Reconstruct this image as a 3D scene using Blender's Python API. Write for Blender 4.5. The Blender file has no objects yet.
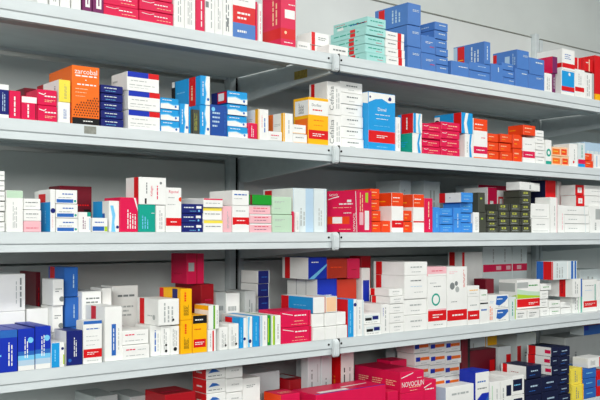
import bpy, bmesh, math, random
from mathutils import Vector, Matrix
S = bpy.context.scene
COL = S.collection
random.seed(7)

# ------------------------------------------------------------------ camera as surveyed from the photograph
F, TH, HY = 864.0, math.radians(39.1), 233.8
CX, CY, CZ = -1.473, -1.670, 1.45
LV = {'A': 1.9125, 'B': 1.6765, 'C': 1.4537, 'D': 1.1793, 'E': 0.887}     # shelf deck heights
LIP, DEPTH, BAY = 0.040, 0.45, 1.49

def tang(px):
    return math.tan(TH + math.atan((px - 300.0) / F))
def zdist(X, Y):
    return (X - CX) * math.sin(TH) + (Y - CY) * math.cos(TH)
def zat(py, X, Y):
    return CZ + zdist(X, Y) * (HY - py) / F

# ------------------------------------------------------------------ materials
def lin(h):
    h = h.lstrip('#')
    v = [int(h[i:i + 2], 16) / 255 for i in (0, 2, 4)]
    return tuple(x / 12.92 if x <= .04045 else ((x + .055) / 1.055) ** 2.4 for x in v) + (1,)

def material(name, hexc, rough=.5, var=.06, scale=30, bump=0.0, metal=0.0, spec=.35, stretch=None):
    m = bpy.data.materials.new(name); m.use_nodes = True
    nt = m.node_tree; P = nt.nodes['Principled BSDF']
    tc = nt.nodes.new('ShaderNodeTexCoord'); nz = nt.nodes.new('ShaderNodeTexNoise')
    nz.inputs['Scale'].default_value = scale; nz.inputs['Detail'].default_value = 4
    if stretch:
        mp = nt.nodes.new('ShaderNodeMapping'); mp.inputs['Scale'].default_value = stretch
        nt.links.new(tc.outputs['Object'], mp.inputs['Vector']); nt.links.new(mp.outputs['Vector'], nz.inputs['Vector'])
    else:
        nt.links.new(tc.outputs['Object'], nz.inputs['Vector'])
    r = nt.nodes.new('ShaderNodeValToRGB')
    c = lin(hexc)
    r.color_ramp.elements[0].position = .3; r.color_ramp.elements[1].position = .7
    r.color_ramp.elements[0].color = tuple(x * (1 - var) for x in c[:3]) + (1,)
    r.color_ramp.elements[1].color = tuple(min(1, x * (1 + var)) for x in c[:3]) + (1,)
    nt.links.new(nz.outputs['Fac'], r.inputs['Fac']); nt.links.new(r.outputs['Color'], P.inputs['Base Color'])
    P.inputs['Roughness'].default_value = rough; P.inputs['Metallic'].default_value = metal
    P.inputs['Specular IOR Level'].default_value = spec
    if bump:
        b = nt.nodes.new('ShaderNodeBump'); b.inputs['Strength'].default_value = bump; b.inputs['Distance'].default_value = .002
        nt.links.new(nz.outputs['Fac'], b.inputs['Height']); nt.links.new(b.outputs['Normal'], P.inputs['Normal'])
    return m

PAL = dict(w='#EEF0EC', W='#D8E3E3', g='#AEB4B2', G='#7D8484', k='#17181A', r='#D9141A', c='#DC164E', o='#F0701E', O='#EC4718',
           y='#F8B808', Y='#F2DF50', n='#17226F', N='#141B3C', b='#1733B0', s='#4C7DC2', C='#1C9ADC', t='#10A08C', m='#A2DAD4',
           p='#F0BBC2', e='#1B982C', l='#AFD02E', v='#76285F', d='#6A0E20', L='#C0DDC2', B='#B5D0E3', z='#474A40', S='#3D8FE0', D='#1D4C9E', q='#76C6EE',
           i='#2C67B8', R='#A8121E', x='#F4C9A0', Q='#B8321E', J='#B3B84A')
PN = dict(w='white', W='cool white', g='light grey', G='grey', k='black', r='red', c='crimson', o='orange', O='red-orange', y='yellow',
          Y='pale yellow', n='navy', N='dark navy', b='royal blue', s='steel blue', C='cyan', t='teal', m='mint', p='pale pink', e='green',
          l='lime', v='purple', d='dark red', L='pale green', B='pale blue', z='olive', S='sky blue', D='deep blue', q='light cyan', i='mid blue', R='deep red', x='peach', Q='brick red', J='moss lime')
MAT = {k: material('card_' + PN[k].replace(' ', '_').replace('-', '_'), h, rough=.42, var=.035, scale=22) for k, h in PAL.items()}
PAINT = material('shelf_paint', '#D3DCDD', rough=.38, var=.05, scale=9, spec=.4, stretch=(1, 3, 6), bump=.03)
BACKP = material('back_panel_paint', '#DCE1DE', rough=.5, var=.05, scale=5, bump=.03)
WALLM = material('wall_plaster', '#DDE4E0', rough=.8, var=.03, scale=6, bump=.1)
FLOORM = material('floor_vinyl', '#2B2A27', rough=.5, var=.06, scale=4)
CEILM = material('ceiling_plaster', '#D5D7D3', rough=.9, var=.02, scale=8)
STEEL = material('worn_steel', '#B9BDB6', rough=.4, var=.15, scale=60, metal=.3)
DARK = material('dark_hole', '#1B1C1C', rough=.8, var=.1)
RUST = material('yellowed_tape', '#B7A24C', rough=.6, var=.25, scale=120)
TAPE_SHADOW = material('grey_tape_and_shadow_line', '#8C8F86', rough=.5, var=.2, scale=120)  # torn tape, and the painted shadow line on the back panels

# ------------------------------------------------------------------ mesh helpers
def link(name, bm, mats, parent=None, smooth=False):
    me = bpy.data.meshes.new(name); bm.normal_update(); bm.to_mesh(me); bm.free()
    for m in mats: me.materials.append(m)
    o = bpy.data.objects.new(name, me); COL.objects.link(o)
    if parent: o.parent = parent
    return o
def bx(bm, x0, x1, y0, y1, z0, z1, mi=0, bev=0):
    vs = [bm.verts.new((x, y, z)) for z in (z0, z1) for y in (y0, y1) for x in (x0, x1)]
    fs = [bm.faces.new([vs[i] for i in q]) for q in ((0, 2, 3, 1), (4, 5, 7, 6), (0, 1, 5, 4), (2, 6, 7, 3), (0, 4, 6, 2), (1, 3, 7, 5))]
    for f in fs: f.material_index = mi
    if bev:
        es = list({e for f in fs for e in f.edges})
        bmesh.ops.bevel(bm, geom=es, offset=bev, segments=1, affect='EDGES', clamp_overlap=True)
    return fs
def prism(bm, prof, x0, x1, mi=0):
    a = [bm.verts.new((x0, y, z)) for y, z in prof]; b = [bm.verts.new((x1, y, z)) for y, z in prof]
    n = len(prof)
    fs = [bm.faces.new(a[::-1]), bm.faces.new(b)]
    for i in range(n): fs.append(bm.faces.new((a[i], a[(i + 1) % n], b[(i + 1) % n], b[i])))
    for f in fs: f.material_index = mi
    bmesh.ops.recalc_face_normals(bm, faces=fs)
    return fs
def cyl(bm, c, ax, r, h, seg=12, mi=0):
    ax = Vector(ax).normalized(); M = Matrix.Translation(c) @ ax.to_track_quat('Z', 'Y').to_matrix().to_4x4()
    g = bmesh.ops.create_cone(bm, cap_ends=True, segments=seg, radius1=r, radius2=r, depth=h, matrix=M)
    for v in g['verts']:
        for f in v.link_faces: f.material_index = mi
def tag(o, label, cat, group=None, kind=None):
    o['label'] = label; o['category'] = cat
    if group: o['group'] = group
    if kind: o['kind'] = kind
    return o
def empty(name, loc=(0, 0, 0)):
    o = bpy.data.objects.new(name, None); o.location = loc; COL.objects.link(o); o.empty_display_size = .05
    return o

_glyph = {}
def glyphs(s):
    if s not in _glyph:
        cu = bpy.data.curves.new('lettering', 'FONT'); cu.body = s; cu.size = 1; cu.resolution_u = 2
        ob = bpy.data.objects.new('lettering', cu); COL.objects.link(ob)
        dg = bpy.context.evaluated_depsgraph_get(); dg.update()
        me = ob.evaluated_get(dg).to_mesh()
        vs = [v.co.copy() for v in me.vertices]; fs = [tuple(p.vertices) for p in me.polygons]
        ob.evaluated_get(dg).to_mesh_clear()
        bpy.data.objects.remove(ob); bpy.data.curves.remove(cu)
        xs = [v.x for v in vs]; ys = [v.y for v in vs]
        x0, y0, w, h = min(xs), min(ys), max(xs) - min(xs), max(ys) - min(ys)
        _glyph[s] = ([((v.x - x0) / w, (v.y - y0) / h) for v in vs], fs, w / h)
    return _glyph[s]

# ------------------------------------------------------------------ cartons
# a face is addressed with u (0..1 along it, as seen), v (0..1 up): F front, L the end facing -X, T top
class Face:
    def __init__(s, k, w, d, h):
        s.k, s.w, s.d, s.h = k, w, d, h
        s.U, s.V = {'F': (w, h), 'L': (d, h), 'T': (w, d)}[k]
    def at(s, u, v, e):
        if s.k == 'F': return Vector((u * s.w, -e, v * s.h))
        if s.k == 'L': return Vector((-e, (1 - u) * s.d, v * s.h))
        return Vector((u * s.w, v * s.d, s.h + e))

def cut(bm, fc, us, vs, e):
    """the printed areas of one face as one connected grid sheet; returns a lookup of its cells"""
    us, vs = sorted(us), sorted(vs)
    P = [[bm.verts.new(fc.at(u, v, e)) for u in us] for v in vs]
    cells = []
    for j in range(len(vs) - 1):
        for i in range(len(us) - 1):
            f = bm.faces.new((P[j][i], P[j][i + 1], P[j + 1][i + 1], P[j + 1][i]))
            cells.append((f, (us[i] + us[i + 1]) / 2, (vs[j] + vs[j + 1]) / 2))
    return cells

def poly(bm, fc, pts, e, mi):
    f = bm.faces.new([bm.verts.new(fc.at(min(.995, max(.005, u)), min(.995, max(.005, v)), e)) for u, v in pts]); f.material_index = mi

def paint(bm, fc, toks, mats, base, e0, rng):
    def mi(c):
        if MAT[c] not in mats: mats.append(MAT[c])
        return mats.index(MAT[c])
    k = 0
    def bars(x, y, w, h, n, c, vert=False):
        for i in range(n):
            v0 = 1 - (i + 1) / n + .3 / n; v1 = v0 + .4 / n
            u = 0; end = 1 if i == 0 else rng.uniform(.6, 1)
            while u < end - .03:
                u1 = min(end, u + rng.uniform(.12, .32))
                q = [(u, v0), (u1, v0), (u1, v1), (u, v1)]
                poly(bm, fc, [(x + (1 - bb) * w, y + aa * h) if vert else (x + aa * w, y + bb * h) for aa, bb in q], e0 + .0003, mi(c))
                u = u1 + .05
    rects = []
    for t in toks:
        cmd, _, a = t.partition(':')
        if cmd == 'r':
            p = a.split(','); rects.append(([float(x) for x in p[:4]], p[4]))
    if rects:
        U = {.004, .996}; V = {.004, .996}
        for (x0, y0, x1, y1), c in rects:
            U |= {max(.004, min(.996, x0)), max(.004, min(.996, x1))}; V |= {max(.004, min(.996, y0)), max(.004, min(.996, y1))}
        cells = cut(bm, fc, U, V, e0)
        for f, u, v in cells:
            c = base
            for (x0, y0, x1, y1), cc in rects:
                if x0 <= u <= x1 and y0 <= v <= y1: c = cc
            f.material_index = mi(c)
    for t in toks:
        cmd, _, a = t.partition(':')
        if cmd == 'b':
            p = a.split(','); bars(*[float(x) for x in p[:4]], int(p[4]), p[5])
        elif cmd == 'v':
            p = a.split(','); bars(*[float(x) for x in p[:4]], int(p[4]), p[5], True)
        elif cmd == 'p':
            c, _, q = a.partition(','); q = [float(x) for x in q.split(',')]
            k += 1; poly(bm, fc, list(zip(q[::2], q[1::2])), e0 + .0001 * k + .0001, mi(c))
        elif cmd == 'c':
            p = a.split(','); x, y, r = map(float, p[:3]); k += 1
            poly(bm, fc, [(x + r * fc.V / fc.U * math.cos(i * math.pi / 8), y + r * math.sin(i * math.pi / 8)) for i in range(16)], e0 + .0003 + .00005 * k, mi(p[3]))
        elif cmd in ('t', 'u'):            # lettering: x, y (centre), height as a share, colour, word ; u runs upwards
            x, y, h, c, wd = a.split(',', 4); x, y, h = float(x), float(y), float(h)
            pts, fs, asp = glyphs(wd.replace('_', ' ')); m_ = mi(c)
            if cmd == 't':
                H = h * fc.V; W = H * asp
                if W > .94 * fc.U: W = .94 * fc.U
                vv = [bm.verts.new(fc.at(x + (px - .5) * W / fc.U, y + (py - .5) * h, e0 + .0004)) for px, py in pts]
            else:
                H = h * fc.U; W = H * asp
                if W > .94 * fc.V: W = .94 * fc.V
                vv = [bm.verts.new(fc.at(x - (py - .5) * h, y + (px - .5) * W / fc.V, e0 + .0004)) for px, py in pts]
            for f in fs:
                try: bm.faces.new([vv[i] for i in f]).material_index = m_
                except ValueError: pass

AUTO = {'h': 'F@b:.12,.55,.62,.24,1,{c} F@b:.12,.2,.5,.26,2,{c}', 'v': 'F@v:.3,.12,.42,.7,2,{c}',
        'k': 'L@b:.15,.4,.6,.3,1,{c}', 'm': 'F@b:.12,.74,.7,.09,1,{c} F@b:.12,.42,.6,.16,3,{c}'}
def expand(art):
    out = {'F': [], 'L': [], 'T': []}
    for t in art.split():
        if '@' in t:
            k, _, r = t.partition('@'); out[k].append(r)
        else:                                       # h:G style shorthand
            k, _, c = t.partition(':')
            for q in AUTO[k].format(c=c or 'G').split():
                kk, _, r = q.partition('@'); out[kk].append(r)
    return out

def carton_meshes(w, d, h, base, art, seed, sd):
    """body mesh, and the tuck flap of the end that shows"""
    rng = random.Random(seed); toks = expand(art)
    end = 'F' if w <= d else ('L' if sd else None)
    if min(h, w if end == 'F' else d) < .012: end = None
    bm = bmesh.new(); mats = [MAT[base]]
    bx(bm, 0, w, 0, d, 0, h, 0, min(.0011, h * .06))
    for k in 'FLT':
        if k != end and toks[k]: paint(bm, Face(k, w, d, h), toks[k], mats, base, .0002, rng)
    me = bpy.data.meshes.new('medicine_carton'); bm.normal_update(); bm.to_mesh(me); bm.free()
    for m in mats: me.materials.append(m)
    flap = None
    if end:
        bm = bmesh.new(); mats = [MAT[base]]
        if end == 'F': bx(bm, .0009, w - .0009, -.0005, .002, .0009, h - .0012, 0)
        else: bx(bm, -.0005, .002, .0009, d - .0009, .0009, h - .0012, 0)
        if toks[end]: paint(bm, Face(end, w, d, h), toks[end], mats, base, .0007, rng)
        flap = bpy.data.meshes.new('end_flap'); bm.normal_update(); bm.to_mesh(flap); bm.free()
        for m in mats: flap.materials.append(m)
    return me, flap

CARTONS = []
PLACED = []      # (corners, z0, z1, info)
LOG = []
def corners(X, Y, w, d, r):
    c, s = math.cos(r), math.sin(r)
    return [(X + a * c - b * s, Y + a * s + b * c) for a, b in ((0, 0), (w, 0), (w, d), (0, d))]
def sat(A, B, tol):
    for P in (A, B):
        for i in range(2):
            ex, ey = P[i + 1][0] - P[i][0], P[i + 1][1] - P[i][1]; l = math.hypot(ex, ey)
            ex, ey = ex / l, ey / l
            a = [p[0] * ex + p[1] * ey for p in A]; b = [p[0] * ex + p[1] * ey for p in B]
            if max(a) - min(b) <= tol or max(b) - min(a) <= tol: return False
    return True
def hit(C, z0, z1, tol=.0012):
    for Q, a, b, i in PLACED:
        if min(z1, b) - max(z0, a) > .0007 and sat(C, Q, tol): return i
    return None
def overlap_area(A, B):
    ax = [p[0] for p in A]; ay = [p[1] for p in A]; qx = [p[0] for p in B]; qy = [p[1] for p in B]
    return max(0, min(max(ax), max(qx)) - max(min(ax), min(qx))) * max(0, min(max(ay), max(qy)) - max(min(ay), min(qy)))

NUM = {2: 'two', 3: 'three', 4: 'four', 5: 'five', 6: 'six', 7: 'seven', 8: 'eight'}
ORD = ['topmost', 'second', 'third', 'fourth', 'fifth', 'sixth', 'seventh']
def ordinal(i, n):                                  # i counted from the top
    if n == 2: return ('upper', 'lower')[i] + ' of two'
    if n == 3: return ('top', 'middle', 'bottom')[i] + ' of three'
    if i == 0: return 'topmost of ' + NUM[n]
    if i == n - 1: return 'lowest of ' + NUM[n]
    return ORD[i] + ' of ' + NUM[n] + ' down'

SH = 'A'
def B(x0, x1, yt, base, look, place, art='', s=None, b=.004, r=0, n=1, yb=None, d=None, g=None, back=True, dx=0, lift=0):
    """one carton, or a stack of n alike; pixel columns and rows are those of its front face in the photograph"""
    R = math.radians(r); zs = LV[SH]
    hidden = False
    for tries in range(90):
        t0, t1 = tang(x0), tang(x1)
        X = CX + (b - CY) * t0
        c, sn = math.cos(R), math.sin(R)
        w = ((b - CY) * t1 - (X - CX)) / (c - sn * t1) - .0008
        zt = zat(yt, X, b)
        if yb is None: z0 = zs
        else:
            z0 = zat(yb, X, b)
        if s:
            ts = tang(x0 - s); dep = (X - CX - (b - CY) * ts) / (sn + c * ts)
        else: dep = d or .11
        if d: dep = d
        if not 0 < dep: dep = .1
        if s and not d: dep = max(dep, .06)
        dep = min(dep, .425 - b)
        C = corners(X, b, w, dep, R) if n == 1 else corners(X, b, w + .0008, dep + .0065, R)
        if yb is not None:                          # settle on what carries it
            tops = [q[2] for q in PLACED if q[2] <= z0 + .02 and q[1] > zs - .001 and overlap_area(C, q[0]) > .02 * w * dep and q[2] < zs + .3]
            zw, z0 = z0, max(tops) if tops else zs
            if abs(zw - z0) > .005 and tries == 0: LOG.append(('rests', round(zw - z0, 3), look, place, SH))
        if zt - z0 < .006: LOG.append(('thin', look, place, SH)); zt = z0 + .012
        other = hit(C, z0, zt)
        if other is None: break
        if tries == 0: LOG.append(('first', look, place, other))
        if dep > .05 and not s and tries % 2 == 0 and dep > .6 * (d or .11): d = dep - .01; continue
        if not back: LOG.append(('hit', look, place, other)); break
        b += .004
        if s and tries > 3: s *= .93
        if b > .36: LOG.append(('no room', look, place, SH, other)); break
    if tries > 6: LOG.append(('pushed', tries, look, place, round(b, 3), other))
    h = (zt - z0) / n
    me, flap = carton_meshes(w, dep, h - (.0011 if n > 1 else .0004), base, art, hash_(look + place), bool(s))
    src = None
    for i in range(n):
        z = z0 + i * h
        if src is None:
            o = bpy.data.objects.new('medicine_carton', me); COL.objects.link(o); src = o
            ch = None
            if flap:
                ch = bpy.data.objects.new('end_flap', flap); COL.objects.link(ch); ch.parent = o
        else:
            o = src.copy(); COL.objects.link(o)
            if flap:
                c2 = ch.copy(); COL.objects.link(c2); c2.parent = o
        o.rotation_euler = (0, 0, R + (random.uniform(-.006, .006) if n > 1 and i else 0))
        o.location = (X + (random.uniform(0, .001) if i else 0), b + (random.uniform(0, .006) if i else 0), z)
        lab = look.replace('#', 'carton') + ((', ' + ordinal(n - 1 - i, n)) if n > 1 else '') + ' ' + place
        grp = g or (look.replace('#', 'cartons') + ' ' + place if n > 1 else None)
        tag(o, lab, 'medicine box', grp); CARTONS.append(o)
    PLACED.append((C, z0, zt, look + ' ' + place))
    return src
def hash_(s):
    v = 7
    for ch in s: v = (v * 31 + ord(ch)) % 1000003
    return v
# ------------------------------------------------------------------ room
def struct(name, bm, m):
    o = link(name, bm, [m]); o['kind'] = 'structure'; return o
bm = bmesh.new(); bx(bm, -4, 4.5, -4.5, .62, -.1, 0); struct('floor', bm, FLOORM)
bm = bmesh.new(); bx(bm, -4, 4.5, .50, .62, 0, 3.0); struct('wall_back', bm, WALLM)
bm = bmesh.new(); bx(bm, -4, 4.5, -4.5, .62, 3.0, 3.1); struct('ceiling', bm, CEILM)

# ------------------------------------------------------------------ shelving
PTOP = 2.243
bays = [(-BAY, 0, 'first'), (0, BAY, 'second'), (BAY, 2 * BAY, 'third')]
LEVELS = {'A': 'top', 'B': 'second', 'C': 'third', 'D': 'fourth', 'E': 'fifth'}
lip_prof = [(0, 0), (0, -.023), (.0035, -.0255), (.0035, -LIP), (.018, -LIP), (.018, -LIP + .0015), (.005, -LIP + .0015), (.005, -.0012), (.02, -.0012), (.02, 0)]
sides = {0: 'near-end', 1: 'middle', 2: 'far-end'}
for bi, (xa, xb, nm) in enumerate(bays):
    for k, z in LV.items():
        if bi == 2 and k == 'E': continue
        root = empty('metal_shelf', ((xa + xb) / 2, 0, z))
        where = {0: 'on the nearer bay, up to the bolted joint', 1: 'on the middle bay, past the bolted joint', 2: 'on the far bay beyond the second post'}[bi]
        tag(root, f'pale grey metal shelf, {LEVELS[k]} level {where}', 'shelf', 'shelf boards of the steel racking')
        hw = (xb - xa) / 2 - .0075
        bm = bmesh.new(); bx(bm, -hw, hw, .02, DEPTH - .005, -.0015, 0); link('deck', bm, [PAINT], root)
        bm = bmesh.new(); prism(bm, lip_prof, -hw, hw); lp = link('front_lip', bm, [PAINT], root)
        bm = bmesh.new(); prism(bm, [(.15, -.0015), (.155, -.014), (.19, -.014), (.195, -.0015)], -hw + .03, hw - .03); link('stiffening_rib', bm, [PAINT], root)
        bm = bmesh.new(); bx(bm, -hw, hw, DEPTH - .0065, DEPTH - .005, -.009, -.0015); link('rear_flange', bm, [PAINT], root)
        for sx in ((-hw + .012,) if bi == 2 else (hw - .014,) if bi == 0 else (-hw + .014, hw - .014)):
            bm = bmesh.new(); cyl(bm, (sx, -.0006, -.013), (0, 1, 0), .0028, .002, 10); h = link('bolt_hole', bm, [DARK], root); h['label'] = 'small dark bolt hole'
        if bi == 0 and k == 'B':
            X = CX + (0 - CY) * tang(93.5)
            bm = bmesh.new(); bx(bm, X - .0135 + hw, X + .0135 + hw, -.0004, .0004, -.0185, -.003); t = link('tape_patch', bm, [TAPE_SHADOW], root); t['label'] = 'grey torn tape on the lip'
# arms that carry the shelves, hooked in the posts
for pi, px_ in enumerate((-BAY, 0, BAY, 2 * BAY)):
    post = empty('rack_post', (px_, DEPTH - .02, 0))
    pl = {0: 'outside the picture edge, at the near end', 1: 'behind the bolted shelf joint', 2: 'rising above the blue cartons', 3: 'at the far end'}[pi]
    if pi in (1, 2):
        tag(post, f'grey slotted steel rack post {pl}', 'rack post', 'posts of the steel racking')
        top = PTOP + .014
        bm = bmesh.new(); bx(bm, -.032, -.010, 0, .03, 0, top, 0, .0015); link('channel', bm, [PAINT], post)
        bm = bmesh.new(); bx(bm, .004, .022, .004, .03, 0, top - .02, 0, .0015); link('channel', bm, [PAINT], post)
        bm = bmesh.new(); bx(bm, -.010, .004, .012, .03, 0, top - .006); w = link('slot_strip', bm, [DARK if pi == 1 else STEEL], post)
        bm = bmesh.new(); bx(bm, -.034, .024, -.012, .03, 0, .004); link('foot_plate', bm, [STEEL], post)
        for k, z in LV.items():
            if pi == 2 and k == 'E': continue
            a = empty('shelf_arm', (px_, 0, z))
            tag(a, f'tapered pale steel arm under the {LEVELS[k]}-level shelf joint ' + ('nearer the camera' if pi == 1 else 'at the second post'), 'shelf arm', 'arms carrying the shelves')
            bm = bmesh.new(); prism(bm, [(.02, -.002), (DEPTH - .024, -.002), (DEPTH - .024, -.074), (DEPTH - .05, -.074), (.02, -LIP - .004)], -.0015, .0015)
            prism_fl = [(.02, -LIP - .004), (DEPTH - .05, -.074), (DEPTH - .05, -.0755), (.02, -LIP - .0055)]
            link('arm_plate', bm, [PAINT], a)
            bm = bmesh.new(); prism(bm, prism_fl, -.0015, .010); link('arm_flange', bm, [PAINT], a)
            bm = bmesh.new(); prism(bm, [(-.013, -.008), (-.008, -.001), (-.0012, .0015), (-.0012, -.045), (-.006, -.047), (-.013, -.041)], -.012, .006)
            bmesh.ops.bevel(bm, geom=bm.edges[:], offset=.002, segments=2, affect='EDGES', clamp_overlap=True)
            bx(bm, -.004, .004, -.002, .021, -.04, -.004)
            link('front_hook', bm, [PAINT], a)
            bm = bmesh.new(); bx(bm, .0064, .009, -.009, -.0012, -.046, .001); q = link('hook_clip', bm, [DARK], a); q['label'] = 'dark clip beside the hook'
            if k == 'A' and pi == 1:
                bm = bmesh.new(); bx(bm, -.0019, -.0015, .11, .165, -.044, -.022); q = link('tape_patch', bm, [RUST], a); q['label'] = 'yellowed square of tape'
    else:
        bpy.data.objects.remove(post)
# back panels, one per gap between shelves
GAP = {'A': .019, 'B': .019, 'C': .084, 'D': .019}
edges = [('A', PTOP, 1.9125 - .001)] + [(b_, LV[a_] - GAP[a_], LV[b_] - .001) for a_, b_ in zip('ABCD', 'BCDE')] + [('S', LV['C'] - .002, LV['C'] - .082)] + [('F', LV['E'] - .012, .55)]
for bi, (xa, xb, nm) in enumerate(bays):
    for k, z1, z0 in edges:
        if k == 'S' and bi == 2: continue
        if k == 'S':
            bm = bmesh.new(); bx(bm, xa + .024, xb - .034, DEPTH + .002, DEPTH + .006, z0 + .004, z1)
            tag(link('back_panel', bm, [BACKP]), f'narrow grey sheet strip under the third shelf, {("nearer bay", "middle bay", "far bay")[bi]}', 'back panel', 'narrow strips of the racking back')
            continue
        if k == 'F' or (bi == 2 and k in 'DE'): continue
        if (bi < 2 and k == 'D') or (bi == 2 and k == 'C'): z0 = .0
        if k == 'E': continue
        bm = bmesh.new(); bx(bm, xa + .024, xb - .034, DEPTH + .002, DEPTH + .006, z0 + .004, z1, 0, .001)
        o = link('back_panel', bm, [BACKP])
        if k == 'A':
            bm = bmesh.new(); bx(bm, xa + .024, xb - .034, DEPTH - .002, DEPTH + .007, z1, z1 + .004, 0, .001); link('shadow_line_strip', bm, [TAPE_SHADOW], o)  # grey strip added as the dark shadow line along the panel top
        tag(o, f'grey sheet-metal back panel above the {LEVELS[k]} shelf, {("nearer bay", "middle bay", "far bay")[bi]}', 'back panel', 'back panels of the racking')
# ------------------------------------------------------------------ stock: top shelf
WL = 'h:G'
SH = 'A'
B(37, 49, -32, 'w', 'white # cut by the picture top', 'first on the top shelf', 'h:g')
B(49.5, 60, -30, 'w', 'white # cut by the picture top', 'second on the top shelf', 'v:g F@r:0,.2,1,.34,G')
B(60, 71, -28, 'w', 'white # with navy upper part', 'before the purple pair on the top shelf', 'F@r:0,.26,1,1,n')
B(71.3, 82, -28, 'w', 'plain white #', 'touching the purple pair on the top shelf', 'L@r:0,.5,1,1,g')
B(82.3, 92.6, -26, 'v', 'purple # with white panel', 'first of the purple pair', 'F@r:.3,.12,.8,1,w F@v:.4,.2,.3,.7,1,v', g='purple cartons with white panels on the top shelf')
B(93, 103.6, -24, 'v', 'purple # with white panel', 'touching the crimson stacks on the top shelf', 'F@r:.3,.12,.8,1,w F@v:.4,.2,.3,.7,1,v', g='purple cartons with white panels on the top shelf')
CR = 'F@p:w,.06,.72,.3,.66,.42,.78,.42,.82,.3,.7,.06,.77 F@b:.42,.5,.4,.22,1,w F@b:.5,.24,.42,.12,1,x'
B(103.8, 139, -20.5, 'c', 'flat crimson #', 'in the stack beside the purple pair', CR, n=3)
B(139.6, 173.4, -15, 'c', 'flat crimson #', 'in the second top-shelf crimson stack', CR, n=3)
B(174, 184.6, -20, 'w', 'white # with vertical grey print', 'touching the flat crimson stacks', 'v:g')
B(185, 195.6, -18, 'w', 'white # with vertical grey print', 'before the narrow red one up top', 'F@v:.2,.1,.5,.75,3,g')
B(196, 205, -16, 'c', 'narrow crimson # standing upright', 'between white cartons on the top shelf', 'F@v:.45,.1,.3,.7,1,w')
B(205.5, 214.6, -18, 'w', 'white # with small grey square', 'just past the narrow crimson upright', 'F@v:.5,.1,.3,.7,1,g F@r:.0,.5,.35,.62,G')
B(215, 223, -10, 'w', 'white # with vertical grey print', 'second past the narrow crimson upright', 'v:g')
B(223.3, 232.2, -10, 'w', 'white # with vertical grey print', 'touching the red-and-blue based one', 'F@v:.2,.1,.5,.8,2,G F@r:.4,.2,.6,.4,G')
B(232.6, 255.5, -32, 'w', 'tall white # with red and blue base', 'on the top shelf', 'F@r:0,.22,1,.47,r F@r:0,0,1,.22,s F@b:.2,.26,.6,.14,2,w F@b:.2,.06,.4,.08,1,w F@b:.1,.62,.7,.04,1,G F@b:.1,.54,.6,.03,1,g F@b:.1,.8,.6,.1,1,r')
B(255.9, 258.4, 1, 'c', 'thin crimson # edge', 'beside the red-and-blue based one', '', d=.09)
B(258.8, 262.4, 3, 'w', 'thin white #', 'before the big crimson display one', 'F@v:.3,.2,.3,.6,1,c', d=.09)
B(281, 295.7, -9, 'c', 'big crimson # with orange band', 'standing on the top shelf', 'F@r:0,.13,1,.33,r L@r:0,.13,1,.33,r F@r:.25,.52,.95,.68,w F@b:.5,.76,.45,.04,1,w F@b:.5,.9,.45,.05,1,w L@v:.5,.4,.35,.5,2,x F@b:.2,.05,.6,.04,1,w F@c:.3,.25,.03,x', s=18.5)
RS = 'F@r:.02,.0,.22,1,r F@b:.4,.4,.45,.3,2,G'
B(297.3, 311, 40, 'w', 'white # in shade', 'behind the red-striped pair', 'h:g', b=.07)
B(311, 329, 31, 'w', 'white # with red stripe', 'before the bolted joint up top', RS, s=10, n=2, b=.006)
B(329.2, 348.4, 44, 'w', 'small low white #', 'over the top-shelf bolted joint', 'F@b:.2,.3,.65,.4,1,G', b=.0, d=.05)
MT = 'F@b:.15,.45,.7,.28,1,t F@b:.55,.2,.3,.14,1,c L@b:.1,.4,.7,.28,1,t'
B(366.5, 386, 25.2, 'm', 'mint # with red stripe', 'in the top-shelf mint stack', MT + ' L@r:.56,.05,.7,.95,r', s=36, n=4)
B(367.5, 386, 16, 'm', 'long mint # with red printed label', 'lying across the mint stack', MT + ' L@r:.12,.2,.3,.5,w L@b:.05,.7,.3,.14,1,r L@b:.5,.3,.42,.3,1,i L@b:.7,.3,.28,.3,1,r', s=34, yb=25)
B(386.3, 405, 30, 'w', 'white # with red end', 'in the stack between mint and blue', 'F@r:.64,0,.84,1,r F@b:.12,.4,.42,.3,1,G', n=4)
BL = 'F@b:.35,.62,.5,.12,2,W'
B(408, 421, 24, 's', 'large blue #', 'carrying the topmost blue display carton', BL + ' L@v:.3,.3,.4,.5,3,B', s=30, n=2)
B(408, 421, 2, 's', 'large blue # with red-and-white strip', 'topmost of the tall blue stack', BL + ' L@r:.12,.05,.3,.95,r L@r:.15,.1,.28,.32,w L@v:.5,.2,.3,.6,3,B', s=33, yb=24)
B(421.5, 435.8, 34, 's', 'blue # with white and red print', 'beside the tall blue stack', 'F@b:.3,.55,.5,.14,2,w F@b:.6,.34,.3,.1,1,r', n=2)
B(436.2, 449, 20.5, 's', 'slim blue #', 'in the slim stack on the top shelf', 'F@b:.3,.5,.5,.25,1,W L@b:.1,.3,.5,.3,1,B', s=14, n=6)
B(451.3, 469, 60, 's', 'blue #', 'under the leaning blue one', 'F@b:.4,.6,.5,.12,1,w')
B(469.4, 490, 61, 's', 'flat blue #', 'under the leaning blue one', 'F@b:.4,.5,.4,.2,1,B', n=2)
B(484.5, 490.5, 41, 's', 'blue # with red strip', 'leaning across the flat blue pair', 'L@r:0,.04,.12,.96,B L@r:.14,.04,.36,.96,r L@b:.16,.2,.18,.2,2,y L@v:.55,.15,.3,.7,3,W F@v:.3,.2,.3,.6,1,W', s=31, yb=61)
B(491, 503, 63, 's', 'upright blue # with small print', 'after the flat blue pair', 'F@v:.5,.6,.2,.25,1,W')
B(503.2, 515, 61.5, 's', 'slim blue #', 'under the long blue one', 'F@b:.5,.5,.4,.22,1,W', n=3)
B(515.2, 528, 68, 's', 'squarish blue #', 'below the long blue one', 'F@b:.5,.7,.4,.12,1,W')
B(528.3, 544.3, 73.5, 's', 'blue # with white print', 'at the far end of the blue row', 'F@b:.5,.72,.4,.13,2,W')
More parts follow.
